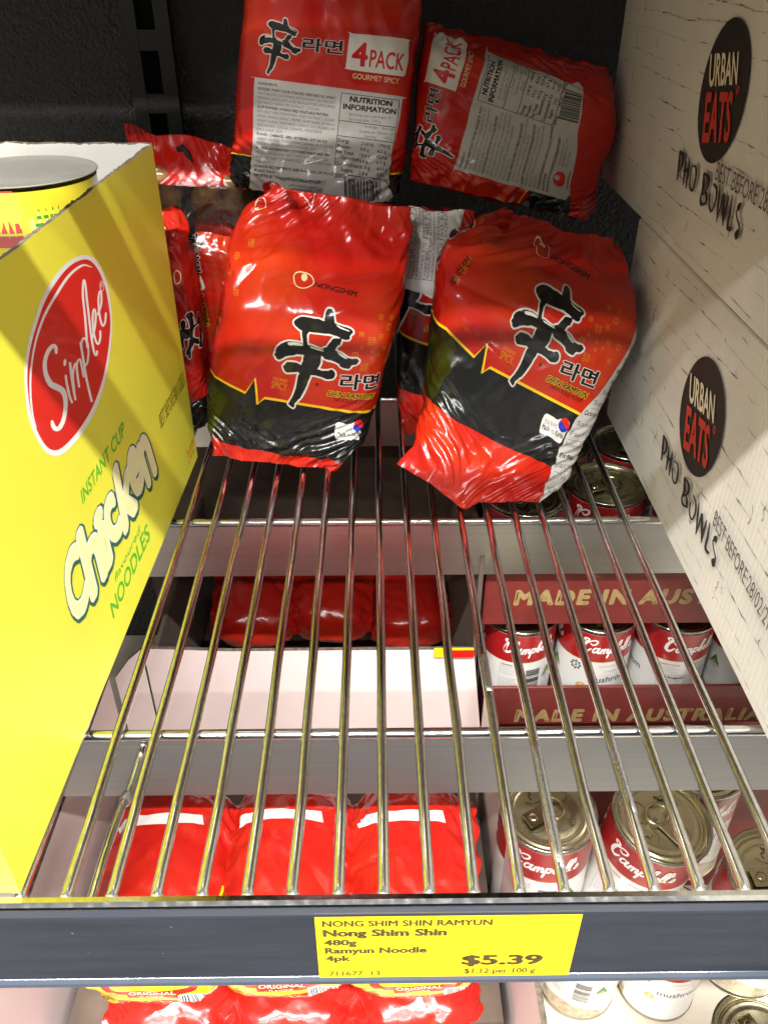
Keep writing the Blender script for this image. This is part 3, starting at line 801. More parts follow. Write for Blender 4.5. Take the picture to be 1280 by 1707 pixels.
# ------------------------------------------------------------------ wire shelf
WX = [-.1378+.02*i for i in range(-8, 17)]
CY3 = (.0965, .297, .499)
def wire_shelf(label, z=0., detail=True):
    root = empty('wire_shelf', label, 'wire shelf', (0, 0, z))
    r = np.random.default_rng(3)
    for i, x in enumerate(WX):
        P = [(x+r.normal(0, .0002), y, -.0026+r.normal(0, .00012)) for y in np.linspace(.0045, .62, 14)]
        P = [(x, .0008, -.0046), (x, .0022, -.0034)]+P
        ch = [tube(P, .0027, 'chrome', 12), tube([(x, .0003, -.0049), (x, .0012, -.0041), (x, .0028, -.0031)], [.0024, .0028, .00278], 'tip_glint', 12)]
        if detail and i in (18, 19, 21):                     # worn patches where the coating has gone
            y0, y1 = {18: (.12, .15), 19: (.012, .088), 21: (.040, .092)}[i]
            ch.append(tube([(x+.0002, y, -.0024) for y in np.linspace(y0, y1, 9)], .0027*np.array([.93, .99, 1.01, 1.025, 1.0, 1.03, 1.01, 1.0, .93]), 'zinc_wear', 12))
        build('wire', ch, root)
    for y in CY3:
        build('cross_wire', [tube([(x, y, -.0078) for x in np.linspace(-.36, .36, 12)], .0031, 'chrome', 14)], root)
        build('support_plate', [box(-.36, .36, y-.0006, y+.0006, -.0575, -.0105, 'steel_plate')], root)
    build('front_lip', [extrude_x([(-.0052, -.0050), (-.0045, -.0005), (-.0025, .0002), (.0003, -.0005), (.0008, -.0052), (.0008, -.008), (-.0045, -.008)], -.45, .48, 'chrome')], root)
    S = Art()
    if detail:                                               # specks and scratches on the rail
        r2 = np.random.default_rng(17)
        for k in range(26):
            x, zz = r2.uniform(-.2, .22), r2.uniform(-.055, -.004)
            if k % 4: S.ellipse('label_grey', (x, zz), abs(r2.normal(.0003, .0001)), abs(r2.normal(.0003, .0002)), 7)
            else: S.ribbon('rail_lip', [(x, zz), (x+r2.normal(0, .012), zz+r2.normal(0, .002))], .00018, 0)
    rail = build('price_rail', [box(-.45, .48, -.0075, -.0056, -.0565, -.0022, 'rail_navy')]+lay(S, flat((0, -.0075, 0), (1, 0, 0), (0, 0, 1)), .00008, 4e-6, normals=False), root)
    build('rail_edge', [extrude_x([(-.0090, -.0022), (-.0086, -.0012), (-.0060, -.0004), (-.0053, -.0008), (-.0053, -.0026), (-.0082, -.0027)], -.45, .48, 'rail_navy')], rail)
    build('rail_edge', [extrude_x([(-.0053, -.0532), (-.0078, -.0545), (-.0092, -.0560), (-.0096, -.0578), (-.0088, -.0596), (-.0053, -.0600)][::-1], -.45, .48, 'rail_lip')], rail)
    if detail:                                               # the bent stay under the first wires
        P = spline([(-.1335, .094, -.0095), (-.1345, .085, -.014), (-.1345, .060, -.0125), (-.1300, .040, -.010), (-.1275, .010, -.0085), (-.1275, .002, -.0085)], 8)
        P = spline([(-.126, .095, -.012), (-.128, .089, -.018), (-.1295, .066, -.020), (-.1295, .058, -.016), (-.1285, .03, -.010), (-.1280, .002, -.0085)], 8)
        build('bent_stay', [tube(P, .0023, 'chrome', 10), tube([(-.1295, .069, -.0205), (-.1297, .0655, -.0205), (-.1297, .062, -.0185)], [.0030, .0036, .0028], 'zinc_wear', 8)], root)
    return root
wire_shelf('chrome wire shelf with navy price rail holding the noodle packs')
up = wire_shelf('chrome wire shelf overhead, one level above the noodle packs', .45, False)

# ------------------------------------------------------------------ price ticket
A = Art()
A.M = np.eye(3)
tk = empty('price_tag', 'yellow price ticket with black writing, slid into the navy shelf rail', 'price tag', (-.0278, -.0079, -.0010))
TW, TH = .1162, .0545
A.quad('ticket_yellow', (0,0), (TW,0), (TW,-TH), (0,-TH))
def tick(s, x, y, x1, h, bold, shear=0.): A.text('ticket_ink', s, (x*TW, -y*TH), (x1*TW, -y*TH), (x*TW, -(y-h)*TH), bold, shear)
tick('NONG SHIM SHIN RAMYUN', .028, .190, .665, .085, .045)
tick('Nong Shim Shin', .030, .335, .495, .100, .055)
tick('480g', .030, .470, .152, .085, .05); tick('Ramyun Noodle', .032, .595, .422, .088, .05); tick('4pk', .032, .715, .125, .085, .05)
tick('$5.39', .570, .795, .878, .150, .045)
tick('711677  13', .040, .955, .242, .075, .022); tick('$1.12 per 100 g', .580, .935, .862, .078, .026)
A.line('ticket_ink', (.58*TW, -.832*TH), (.87*TW, -.832*TH), .00012)
build('ticket_card', lay(A, flat((0,0,0), (1,0,0), (0,0,1)), .0002, 1e-5), tk)

# ------------------------------------------------------------------ yellow display carton with instant cups
H_YEL = np.array([[0.000308224,-0.000133029,0.187423],[-0.000510113,-0.000206609,0.325734],[-0.00149156,-1.57004e-05,1]])
yb = empty('display_carton', 'tall yellow display carton of instant noodle cups at the left', 'carton', (-.1567, .0018, .0005))
fy = np.array([.01140, .3784, 0]); fy /= np.linalg.norm(fy); rx = np.array([fy[1], -fy[0], 0])      # depth and outward directions
yb.rotation_euler = (0, 0, -math.atan2(.0114, .3784))
# local: y along the depth, x outward (right), z up
LEN, HT, th = .3786, .2372, .0032
def wall_panel(a0, a1, z0, zt, m_out, m_in, along, pos, seed, jit=.0005):
    """Corrugated panel with a torn top edge; along 'y' at x=pos, or along 'x' at y=pos."""
    n = 150; a = np.linspace(a0, a1, n); r = np.random.default_rng(seed)
    top = zt+np.convolve(r.normal(0, jit, n+4), [.2]*5, 'valid')*1.3
    def P(aa, d, z): return np.c_[pos+d, aa, z] if along == 'y' else np.c_[aa, pos+d, z]
    zz = np.full(n, z0); s = 1 if along == 'y' else -1
    i = np.arange(n-1)
    out = []
    def strip(A_, B_, m, flip):
        V = np.vstack([A_, B_]); F = np.stack([i, i+1, n+i+1, n+i], -1)
        out.append(chunk(V, F[:, ::-1] if flip else F, m, uv=np.r_[np.c_[a, A_[:, 2]], np.c_[a, B_[:, 2]]]))
    o0, o1 = P(a, 0*a, zz), P(a, 0*a, top-.0002)
    i0, i1 = P(a, 0*a-th, zz), P(a, 0*a-th, top-.0006+r.normal(0, jit*.5, n))
    strip(o0, o1, m_out, s < 0); strip(i0, i1, m_in, s > 0)
    strip(o1, i1, 'board_edge', s < 0)
    for k in (0, -1):
        V = np.array([o0[k], o1[k], i1[k], i0[k]]); out.append(chunk(V, np.array([[0, 1, 2, 3]] if k else [[3, 2, 1, 0]]), m_out))
    return out
A = Art(); A.M = H_YEL
SM = H_YEL @ crop_M(0, 400, 4.492)
A.M = SM
oval = [(640,120),(720,155),(780,260),(820,400),(843,600),(835,780),(810,960),(770,1140),(700,1320),(600,1480),(500,1590),(420,1625),(340,1590),(260,1460),(210,1300),(188,1100),(190,950),(215,780),(255,630),(320,440),(420,270),(530,160)]
A.poly('box_white', oval, 5)
c = np.mean(oval, 0)
inner = [(640,152),(705,185),(760,275),(802,410),(828,600),(820,770),(795,945),(750,1120),(680,1290),(585,1440),(490,1545),(420,1582),(350,1550),(280,1430),(233,1280),(210,1100),(212,955),(238,790),(280,640),(342,465),(440,300),(540,192)]
A.poly('box_red', inner, 5)
A.ribbon('box_white', [(692,212),(620,198),(520,275),(420,425),(330,590),(268,780),(236,980),(232,1150),(248,1310),(276,1412)], [3,16,20,20,18,15,14,14,12,4], 5)
A.ribbon('box_white', [(424,852),(420,812),(398,802),(362,845),(340,920),(345,1005),(378,1080),(425,1108),(470,1135),(492,1195),(492,1280),(478,1355),(450,1412),(422,1422),(402,1400),(394,1368)], [20,26,30,30,30,34,44,46,44,34,30,30,32,34,32,22], 6)
for pts, w in (([(495,1025),(505,1090),(525,1180),(543,1222)], 17), ([(527,930),(540,1040),(567,1200)], 18), ([(560,1150),(548,1010),(570,930),(580,1000),(595,1105)], 16), ([(585,1050),(578,940),(600,900),(615,960),(628,1030)], 15),
 ([(606,775),(622,880),(650,1050),(688,1212)], 18), ([(608,790),(626,742),(655,775),(664,850),(655,925),(636,950)], 15), ([(655,810),(640,600),(622,420),(628,310),(641,345),(652,450),(672,620),(690,760),(708,855),(724,868),(728,842)], 16),
 ([(690,745),(712,660),(718,560),(705,525),(695,580),(700,680),(718,760),(738,785),(752,740),(752,690)], 15), ([(735,565),(760,480),(758,400),(745,400),(738,470),(748,580),(770,650),(788,620),(794,555)], 15)):
    A.ribbon('box_white', pts, w, 5)
A.ellipse('box_white', (487,925), 11, 28, 16, .1)
A.ribbon('box_white', [(763,312),(778,345),(770,390),(752,372),(750,335)], 4, 4, True); A.text('box_white', 'R', (757,368), (769,352), (755,330), .01)
A.M = H_YEL @ crop_M(80, 680, 4.269)
A.text('box_lightgreen', 'INSTANT CUP', (250,690), (552,190), (232,590), .014, .0)
A.text('box_lightgreen', 'flavoured', (480,1250), (655,890), (474,1195), .004)
A.text('box_lightgreen', 'NOODLES', (468,1505), (728,925), (442,1395), .016)
# rounded letters, each placed by hand
LET = [('C', (195,1560), (292,1345), (92,1150)), ('h', (318,1355), (415,1170), (205,890)), ('i', (420,1150), (452,1085), (340,810)), ('c', (462,985), (528,850), (370,690)), ('k', (548,880), (632,700), (465,430)), ('e', (622,650), (682,520), (540,330)), ('n', (712,550), (768,445), (620,235))]
capc = {'C': .729, 'h': .729, 'i': .6, 'c': .56, 'k': .729, 'e': .56, 'n': .56}
for mt, bd, dx, dy in (('box_darkgreen', .085, 5, 8), ('box_white', .052, 0, 0), ('box_cream', .036, 2, 5)):
    for ch, p0, p1, tp in LET:
        A.text(mt, ch, np.array(p0)+(dx, dy), np.array(p1)+(dx, dy), np.array(tp)+(dx, dy), bold=bd, cap=capc[ch], ref=ch)
A.M = H_YEL @ crop_M(0, 400, 878/360)
A.text('box_stamp', 'BEST BEFORE:30/11/2021', (655,772), (752,590), (645,712), -.004)
A.M = H_YEL @ crop_M(80, 680, 4.269)
A.text('box_orange', '24 CUPS', (992,360), (1038,262), (985,315), .01); A.text('box_orange', 'x 70 G', (1003,405), (1040,318), (998,378), .01)
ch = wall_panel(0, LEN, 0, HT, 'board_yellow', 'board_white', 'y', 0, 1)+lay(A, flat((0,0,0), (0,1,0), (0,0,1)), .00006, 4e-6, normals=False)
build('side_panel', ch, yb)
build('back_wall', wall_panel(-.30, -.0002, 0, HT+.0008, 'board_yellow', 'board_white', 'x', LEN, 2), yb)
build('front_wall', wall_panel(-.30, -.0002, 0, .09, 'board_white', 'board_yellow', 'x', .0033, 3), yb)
build('carton_base', [box(-.30, -.0033, .004, LEN-.0035, 0, .003, 'board_brown')], yb)
build('side_panel', [box(-.304, -.3005, 0, LEN, 0, HT, 'board_yellow')], yb)

def noodle_cup(loc, rot, label, seed=0):
    root = empty('noodle_cup', label, 'noodle cup', loc, (0, 0, rot), 'instant cups inside the yellow carton')
    h, r1, r0 = .104, .0455, .034
    body = lathe([(0, 0), (r0, 0), (r0+.001, .002), (r1-.0016, h-.004)], 'cup_yellow')
    def surf(ab):
        t = ab[:, 0]/.042; k = (ab[:, 1]/h); r = r0+.001+(r1-r0-.0026)*k
        N = np.c_[np.cos(t), np.sin(t), np.full(len(t), -.11)]; return np.c_[r*np.cos(t), r*np.sin(t), ab[:, 1]], N/np.linalg.norm(N, axis=1)[:, None]
    A = Art(); q = lambda a0, b0, a1, b1, m: A.quad(m, (a0,b0), (a1,b0), (a1,b1), (a0,b1))
    for i in range(4): q(-.078, .094-.0085*i, -.054, .101-.0085*i, 'cup_red')
    q(-.049, .055, -.004, .100, 'cup_pale')
    for i in range(9):
        L = .012+.02*random.random(); q(-.046, .0925-.0042*i, -.046+L, .0945-.0042*i, 'cup_green')
    q(-.075, .03, -.055, .062, 'cup_green'); A.ellipse('box_cream', (-.056, .058), .008, .010); A.ellipse('cup_green', (-.056, .056), .003, .004)
    q(0, .062, .012, .1, 'label_white'); A.ellipse('cup_green', (.006, .09), .004, .005)
    build('cup_body', [body]+lay(A, surf, .0002, 8e-6, .004, normals=False), root)
    lid = lathe([(r1-.0010, h-.0016), (r1-.0004, h-.0014), (r1-.0003, h-.0011), (r1-.0006, h-.0007), (r1-.002, h-.0006), (r1-.0028, h-.0010), (.03, h-.0012), (.012, h-.0016), (0, h-.0015)], 'cup_foil')
    build('foil_lid', [lid], root)
    return root
noodle_cup((-.214, .327, .129), -.06, 'yellow instant noodle cup with grey lid inside the yellow carton')
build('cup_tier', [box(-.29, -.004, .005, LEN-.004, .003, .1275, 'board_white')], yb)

# ------------------------------------------------------------------ two pale cartons at the right
H_CAR = np.array([[-0.00104712,-0.000175933,1.17891],[-0.000541451,0.000265887,0.363365],[-0.00158319,4.5788e-06,1]])
def hp(M, p): q = M @ np.array([p[0], p[1], 1.]); return q[:2]/q[2]
def shift(dx, dy): return np.array([[1, 0, dx], [0, 1, dy], [0, 0, 1.]])
cl, cu = np.array([.1985, .0998]), np.array([.1260, .2735])
def carton(name, loc, L, Hh, off, label, seed, upper):
    root = empty(name, label, 'carton', loc, (0, 0, math.atan2(.0023, .3718)*-1+0), 'pho bowl cartons stacked at the right')
    W = .26
    # left face: a runs from the back to the front
    fl = flat((0, 0, 0), (0, -1, 0), (0, 0, 1))
    body = box(0, W, -L, 0, 0, Hh, 'carton_board', .0012)
    body['uv'] = np.c_[-body['V'][:, 1]-body['V'][:, 0], body['V'][:, 2]]
    A = Art(); r = np.random.default_rng(seed)
    nrow = 13
    for k in range(nrow):                                  # printed cracks of a painted brick wall
        b0 = (k+.5+r.normal(0, .1))*Hh/nrow; a = r.uniform(0, .03)
        while a < L-.01:
            l = r.choice([r.uniform(.004, .02), r.uniform(.03, .12)]); n = max(3, int(l/.004)); x = np.linspace(a, min(a+l, L-.004), n)
            y = b0+np.cumsum(r.normal(0, .00028, n)); w = np.abs(r.normal(.00014, .00017, n))*np.repeat(r.choice([.7, 1, 1, 2.2], n//3+1), 3)[:n]; w[0] = w[-1] = .0001
            A.ribbon('carton_crack', np.c_[x, y], w, 2, caps=False); a += l+abs(r.normal(.004, .016))
    for k in range(26):
        a0, b0 = r.uniform(.01, L-.01), r.uniform(.01, Hh-.01); n = 5
        A.ribbon('carton_crack', np.c_[a0+r.normal(0, .0012, n), b0+np.linspace(0, r.uniform(.004, .014), n)], np.abs(r.normal(.0004, .0003, n)), 2, caps=False)
    for k in range(90):
        A.ellipse('carton_crack', (r.uniform(.005, L-.005), r.uniform(.005, Hh-.005)), abs(r.normal(.0004, .0003)), abs(r.normal(.0003, .0002)), 6)
    S = shift(*off)
    A.M = S
    A.ellipse('carton_ink', cl, .0362, .0378, 72)
    for i in range(60):
        t = r.uniform(-.6, .5); A.ribbon('carton_ink', [cl+np.array([.0360*math.cos(t), .0375*math.sin(t)])*.99, cl+np.array([.0362*math.cos(t), .0378*math.sin(t)])*(1+abs(r.normal(0, .02)))], .0004, 0)
    A.M = S @ H_CAR @ crop_M(1080, 560, 4.27)
    A.text('carton_cream', 'URBAN', (308,462), (482,622), (322,258), .022); A.text('carton_red', 'EATS', (268,785), (432,945), (298,487), .03)
    A.ribbon('carton_red', [(488,645),(498,665),(490,700),(482,680)], 5, 4, True)
    A.M = S @ H_CAR @ crop_M(1100, 720, 7.117)
    for pts, w in (([(68,45),(58,180),(40,335)], [14,24,14]), ([(72,60),(105,130),(97,225),(65,262)], [18,22,22,16]), ([(135,170),(122,300),(100,450)], [8,22,14]), ([(178,235),(155,380),(133,522)], [8,24,12]), ([(110,300),(140,330),(168,320)], [16,34,20]),
      ([(207,350),(238,400),(236,520),(205,615),(178,560),(176,440)], [14,18,20,18,14,12]), ([(322,545),(318,700),(285,790),(300,870),(348,895)], [18,30,18,24,20]), ([(330,560),(372,640),(366,725),(315,765)], [18,24,24,20]), ([(340,770),(352,840),(342,900)], [16,24,20]),
      ([(425,762),(456,850),(446,970),(405,1045),(378,950),(388,840)], [14,20,22,20,16,14]), ([(490,835),(478,1000),(456,1212)], [8,24,10]), ([(462,1190),(500,1080),(532,985)], [8,20,26]), ([(535,990),(528,1150),(522,1312)], [16,30,12]), ([(528,1290),(555,1170),(582,1060)], [8,22,14]),
      ([(625,1090),(596,1250),(570,1375),(602,1440)], [10,26,26,30]), ([(690,1270),(662,1310),(672,1400),(690,1500),(662,1560)], [34,14,12,16,30]), ([(665,1530),(668,1590)], [48,34]), ([(690,1262),(692,1300)], [46,30])):
        A.ribbon('carton_ink', np.array(pts)+r.normal(0, 1.5, (len(pts), 2)), np.array(w)*1.12, 5)
    A.M = np.eye(3)
    if upper: q = [hp(H_CAR, p)+np.array([.1265, -.1720]) for p in ((1200,300), (1264,341), (1206,268))]
    else: q = [hp(H_CAR, p) for p in ((1192.4,874), (1281,1048), (1199,849))]
    s = 'BEST BEFORE' if upper else 'BEST BEFORE:28/02/21'
    A.text('carton_stamp', s+(' 28/02/21' if upper else ''), q[0], q[0]+(q[1]-q[0])*(1.75 if upper else 1.02), q[2], -.006)
    build('carton_box', [body]+lay(A, fl, .00008, 4e-6, normals=False), root)
    lid = [box(.002, W-.002, -L+.002, -.0028, Hh+.0002, Hh+.0010, 'carton_board')]
    build('top_flap', lid, root)
    return root
carton('bowl_carton', (.2057, .4525, .0004), .52, .1702, (0, 0), 'lower pale carton with cracked brick print and round black logo', 11, False)
carton('bowl_carton', (.2050, .5790, .1724), .60, .1660, (cu[0]-cl[0]+.1265, cu[1]-cl[1]-.1720), 'upper pale carton with black round logo, overhanging at the back', 12, True)

# ------------------------------------------------------------------ noodle packs on the wire shelf
F_P3=([-0.06955,0.36000,0.04429],[0.99027,-0.01455,-0.13841],[0.13917,0.10351,0.98484])
L_P3=[(-0.0531,-0.0472),(-0.0322,-0.0567),(-0.0073,-0.0619),(0.0172,-0.0624),(0.0504,-0.0610),(0.0913,-0.0557),(0.1210,-0.0554),(0.1404,-0.0471),(0.1538,-0.0281)]
R_P3=[(-0.0388,0.0433),(-0.0189,0.0617),(0.0102,0.0683),(0.0354,0.0719),(0.0737,0.0765),(0.1096,0.0782),(0.1352,0.0786),(0.1554,0.0763),(0.1652,0.0601)]
H_P3 = np.array([[0.000113068,1.00568e-05,-0.0683109],[1.52354e-05,-0.000122,0.140795],[-2.16772e-06,-9.0491e-05,0.905118]])
F_P4=([0.09005,0.33500,0.05650],[0.96126,-0.07598,-0.26496],[0.27564,0.26496,0.92402])
L_P4=[(-0.0700,-0.0481),(-0.0340,-0.0455),(-0.0122,-0.0525),(0.0187,-0.0581),(0.0444,-0.0626),(0.0775,-0.0691),(0.1040,-0.0728),(0.1194,-0.0622),(0.1304,-0.0481),(0.1433,-0.0283)]
R_P4=[(-0.0487,0.0458),(-0.0329,0.0632),(0.0043,0.0740),(0.0385,0.0780),(0.0818,0.0859),(0.1105,0.0783),(0.1332,0.0675),(0.1459,0.0562),(0.1475,0.0412),(0.1483,0.0208)]
H_P4 = np.array([[0.000109082,8.21697e-06,-0.0665695],[5.59677e-07,-0.000139277,0.183296],[-1.66747e-05,-6.89462e-05,0.956384]])
F_P1=([-0.04341,0.50000,0.17946],[0.99452,-0.01455,-0.10351],[0.10453,0.13841,0.98484])
L_P1=[(-0.0152,-0.0666),(0.0051,-0.0740),(0.0428,-0.0749),(0.0870,-0.0727),(0.1289,-0.0692),(0.1522,-0.0676),(0.1754,-0.0595)]
R_P1=[(-0.0046,0.0599),(0.0098,0.0629),(0.0459,0.0667),(0.0795,0.0662),(0.1229,0.0676),(0.1470,0.0660),(0.1802,0.0556)]
H_P1 = np.array([[0.000114142,7.49128e-06,-0.077922],[1.17021e-05,-0.000107299,0.126145],[-1.78578e-06,-6.99278e-05,0.997368]])
F_P2=([0.09671,0.50000,0.17438],[0.97815,-0.04323,-0.20337],[0.20791,0.20337,0.95677])
L_P2=[(-0.0221,-0.0693),(-0.0098,-0.0679),(0.0226,-0.0700),(0.0617,-0.0769),(0.0913,-0.0806),(0.1084,-0.0797),(0.1169,-0.0788)]
R_P2=[(0.0002,0.0834),(0.0131,0.0873),(0.0486,0.0866),(0.0615,0.0929),(0.0831,0.0879),(0.1191,0.0712),(0.1306,0.0571),(0.1352,0.0468)]
H_P2 = np.array([[-1.13541e-05,0.000114136,-0.088135],[9.0907e-05,-2.50675e-06,-0.000600189],[5.04006e-05,-1.60225e-05,0.928079]])
F_P8=([0.05884,0.44000,0.03035],[0.99756,-0.00487,-0.06959],[0.06976,0.06959,0.99513])
L_P8=[(-0.0484,-0.0308),(-0.0029,-0.0386),(0.0400,-0.0440),(0.0855,-0.0465),(0.1236,-0.0466),(0.1416,-0.0376)]
R_P8=[(-0.0439,0.0384),(0.0021,0.0378),(0.0452,0.0347),(0.0905,0.0287),(0.1236,0.0219),(0.1403,0.0101)]
H_P8 = np.array([[0.000131303,6.2751e-06,-0.119559],[-1.55373e-05,-0.000137164,0.202321],[-1.91186e-05,-9.68261e-05,0.944478]])
F_P5=([-0.16408,0.52500,0.13403],[0.99863,-0.00456,-0.05214],[0.05234,0.08704,0.99483])
L_P5=[(-0.0937,-0.0409),(-0.0492,-0.0536),(-0.0221,-0.0511),(0.0040,-0.0502),(0.0294,-0.0462),(0.0491,-0.0428),(0.0679,-0.0477),(0.0808,-0.0509)]
R_P5=[(-0.0893,0.0524),(-0.0440,0.0535),(-0.0168,0.0569),(0.0093,0.0576),(0.0346,0.0582),(0.0542,0.0586),(0.0676,0.0590),(0.0733,0.0591)]
H_P5 = np.array([[0.000457084,-2.86363e-05,-0.130241],[2.25036e-05,-0.000445838,0.171359],[-6.94169e-06,-0.000298706,1]])
F_P6=([-0.16178,0.41500,0.07008],[0.99452,-0.00547,-0.10439],[0.10453,0.05205,0.99316])
L_P6=[(-0.0708,-0.0181),(-0.0325,-0.0226),(0.0140,-0.0255),(0.0526,-0.0294),(0.0888,-0.0334),(0.1063,-0.0338)]
R_P6=[(-0.0599,0.0233),(-0.0280,0.0220),(0.0035,0.0212),(0.0381,0.0168),(0.0751,0.0099),(0.1009,-0.0017),(0.1123,-0.0089)]
H_P6 = np.array([[0.00038656,-1.06634e-05,-0.105704],[3.87258e-05,-0.000412765,0.236429],[-6.95168e-06,-0.000316936,1]])
F_P7=([-0.13279,0.45500,0.10525],[0.98481,-0.01211,-0.17323],[0.17365,0.06870,0.98241])
L_P7=[(-0.0864,-0.0150),(-0.0377,-0.0208),(0.0027,-0.0265),(0.0314,-0.0314),(0.0524,-0.0329),(0.0641,-0.0321)]
R_P7=[(-0.0773,0.0380),(-0.0284,0.0334),(0.0124,0.0296),(0.0413,0.0259),(0.0618,0.0211),(0.0717,0.0168)]
H_P7 = np.array([[0.000408308,2.96865e-05,-0.159793],[7.03216e-05,-0.00041897,0.184521],[-6.94669e-06,-0.000307826,1]])
GP = 'red noodle packs on the wire shelf'
fat = dict(yc=[(0,.006),(.07,.008),(.17,.030),(.30,.043),(.62,.044),(.76,.057),(.88,.074),(1,.084)], hd=[(0,.0015),(.07,.005),(.17,.029),(.30,.043),(.62,.043),(.76,.035),(.88,.017),(1,.003)])
f = Film(F_P3, L_P3, R_P3, seed=21, ncr=85, folds=[(-.02,.098,.075,.120,.005,-.0045),(-.045,.105,.02,.128,.004,.0035),(.0,.118,.06,.140,.006,-.004),(-.05,.085,-.02,.125,.005,-.003),(.03,.085,.075,.105,.004,.0025),(-.06,.02,-.02,.075,.006,.0025),(-.02,.075,-.045,.04,.004,-.0018),(-.055,-.018,.05,-.028,.004,.0025),(-.05,-.008,.0,-.022,.003,-.0022),(.0,-.03,.055,-.012,.003,.0022)], **fat)
pack('noodle_pack', f, art_front(H_P3), 'red noodle pack standing upright beside the yellow carton, face to the front', group=GP)

def flare(T, t):                                         # the lower flap is spread out and its edge runs ragged
    w = (1-smoothstep(.0, .20, t))[:, None]
    x = T[..., 0]
    zb = np.interp(x, [-.075, -.05, -.03, -.012, .0, .03, .06, .09], [.004, .002, -.006, -.020, -.012, -.002, .006, .014])
    T = T.copy(); T[..., 2] += w*zb; T[..., 1] -= w*.018
    T[..., 0] += w*np.where(x < -.02, (x+.02)*.55, 0)
    return T
f = Film(F_P4, L_P4, R_P4, seed=35, shape=flare, endslack=.14, ncr=90, folds=[(-.06,.085,.03,.075,.005,-.003),(-.045,.06,.0,.035,.003,.0022),(.0,.115,.06,.10,.006,-.004),(-.065,.105,-.03,.115,.004,.004),(-.04,.0,-.02,-.03,.006,.0035),(-.01,-.015,.02,-.035,.005,-.003),(-.035,-.05,-.02,-.07,.003,-.004),(-.01,-.045,.0,-.075,.004,.004),(.02,-.035,.035,-.06,.003,-.003)], yc=[(0,.004),(.10,.006),(.22,.028),(.36,.040),(.66,.042),(.80,.052),(.90,.064),(1,.074)], hd=[(0,.0015),(.10,.005),(.22,.028),(.36,.040),(.66,.040),(.80,.032),(.90,.016),(1,.003)])
def side_panel(A):
    """Nutrition panel printed round the right side."""
    A.M = np.eye(3)
    A.poly('print_panel', [(.0440,-.060),(.0475,-.034),(.0515,-.008),(.0560,.0155),(.0670,.037),(.0740,.058),(.0800,.076),(.086,.095),(.25,.10),(.25,-.060)])
    for i in range(15):
        y = -.050+.0088*i; xx = lambda v: float(np.interp(v, [-.06,-.034,-.008,.0155,.037,.058,.08], [.047,.050,.054,.059,.070,.077,.083]))
        A.text('print_black' if i % 4 == 0 else 'print_grey', ['NUTRITION', 'Servings per package', 'Serving size', 'INFORMATION', 'Energy', 'Protein 9.8 g', 'Fat Total', 'Saturated', 'Carbohydrate', 'Sugars', 'Sodium', 'Average Quantity', 'per 100 g', 'Ingredients', 'Soy, wheat'][i], (xx(y), y), (xx(y)+.018+.004*(i % 4), y), (xx(y), y+.0038), .02 if i % 4 == 0 else .004)
        if i % 3 == 0: A.line('print_grey', (xx(y)-.001, y-.003), (xx(y)+.05, y-.003), .0003)
pack('noodle_pack', f, art_front(H_P4, extra=(side_panel,)), 'red noodle pack tilted to the right, its lower flap flared out over the wires', group=GP)

back_hd = dict(yc=[(0,.012),(.08,.016),(.2,.036),(.8,.040),(.92,.044),(1,.045)], hd=[(0,.010),(.08,.020),(.2,.036),(.8,.038),(.92,.024),(1,.003)])
f = Film(F_P1, L_P1, R_P1, seed=52, endslack=.05, aend=.006, **back_hd)
pack('noodle_pack', f, art_back(H_P1), 'red noodle pack showing its upright nutrition panel, topmost at the back', base='film_plain', flap='film_plain', f0=.0, group=GP)
f = Film(F_P2, L_P2, R_P2, seed=67, ncr=90, endslack=.07, aend=.006, **back_hd)
pack('noodle_pack', f, art_back(H_P2, True), 'red noodle pack turned sideways with its nutrition panel on end, back right', base='film_plain', flap='film_plain', f0=.0, group=GP)
thin = dict(yc=[(0,.006),(.12,.016),(.3,.026),(.8,.028),(.92,.032),(1,.034)], hd=[(0,.002),(.12,.014),(.3,.025),(.8,.026),(.92,.018),(1,.002)])
f = Film(F_P8, L_P8, R_P8, seed=71, Nu=120, Nv=90, iters=50, **thin)
def panel8(A):
    A.M = np.eye(3)
    A.poly('print_panel', [(-.060,.155),(-.060,.088),(-.012,.078),(.006,.155)])
    for i in range(13):
        A.text('print_grey', ['PRODUCT OF KOREA', 'Nutrition information', 'Servings per package', 'Energy 2160 kJ'][i % 4], (-.046+.003*i, .092), (-.046+.003*i, .14), (-.0485+.003*i, .092), .004)
pack('noodle_pack', f, art_front(H_P8, extra=(panel8,)), 'red noodle pack wedged in shade between the two front packs', base='film_plain', group=GP)

# far left: packs jammed between the yellow carton and the upright front pack
def ragged(T, t):
    T = T.copy(); T[..., 2] += smoothstep(.8, 1, t)[:, None]*np.interp(T[..., 0], [-.05, -.025, .0, .03, .055], [.016, .004, .008, .0, -.004]); return T
f = Film(F_P5, L_P5, R_P5, seed=83, Nu=120, Nv=100, iters=50, zt=.0745, shape=ragged, yc=[(0,.01),(.1,.02),(.3,.032),(.66,.034),(.80,.030),(.86,.022),(1,.02)], hd=[(0,.002),(.1,.014),(.3,.030),(.66,.032),(.80,.020),(.86,.006),(1,.002)])
root = empty('noodle_pack', 'dark see-through noodle pack with red crimped top, behind the yellow carton', 'noodle pack', tuple(f.O), group=GP)
A = Art(); A.M = H_P5 @ np.eye(3)
A.poly('print_black', [(296,350),(350,350),(352,560),(318,600),(300,470)])
A.M = np.eye(3)
def rel(c): c['V'] = c['V']-f.O; return c
rw = int(.56*f.Nv); rt = int(.80*f.Nv); zz = np.linspace(f.z0, f.z1, f.Nv)
build('wrapper', [rel(f.piece(0, rw, 'film_plain'))]+[rel(c) for c in f.lay(A, .00006, 3e-6, .004, (f.S.min(), f.S.max()-.004, -9, zz[rw]))], root)
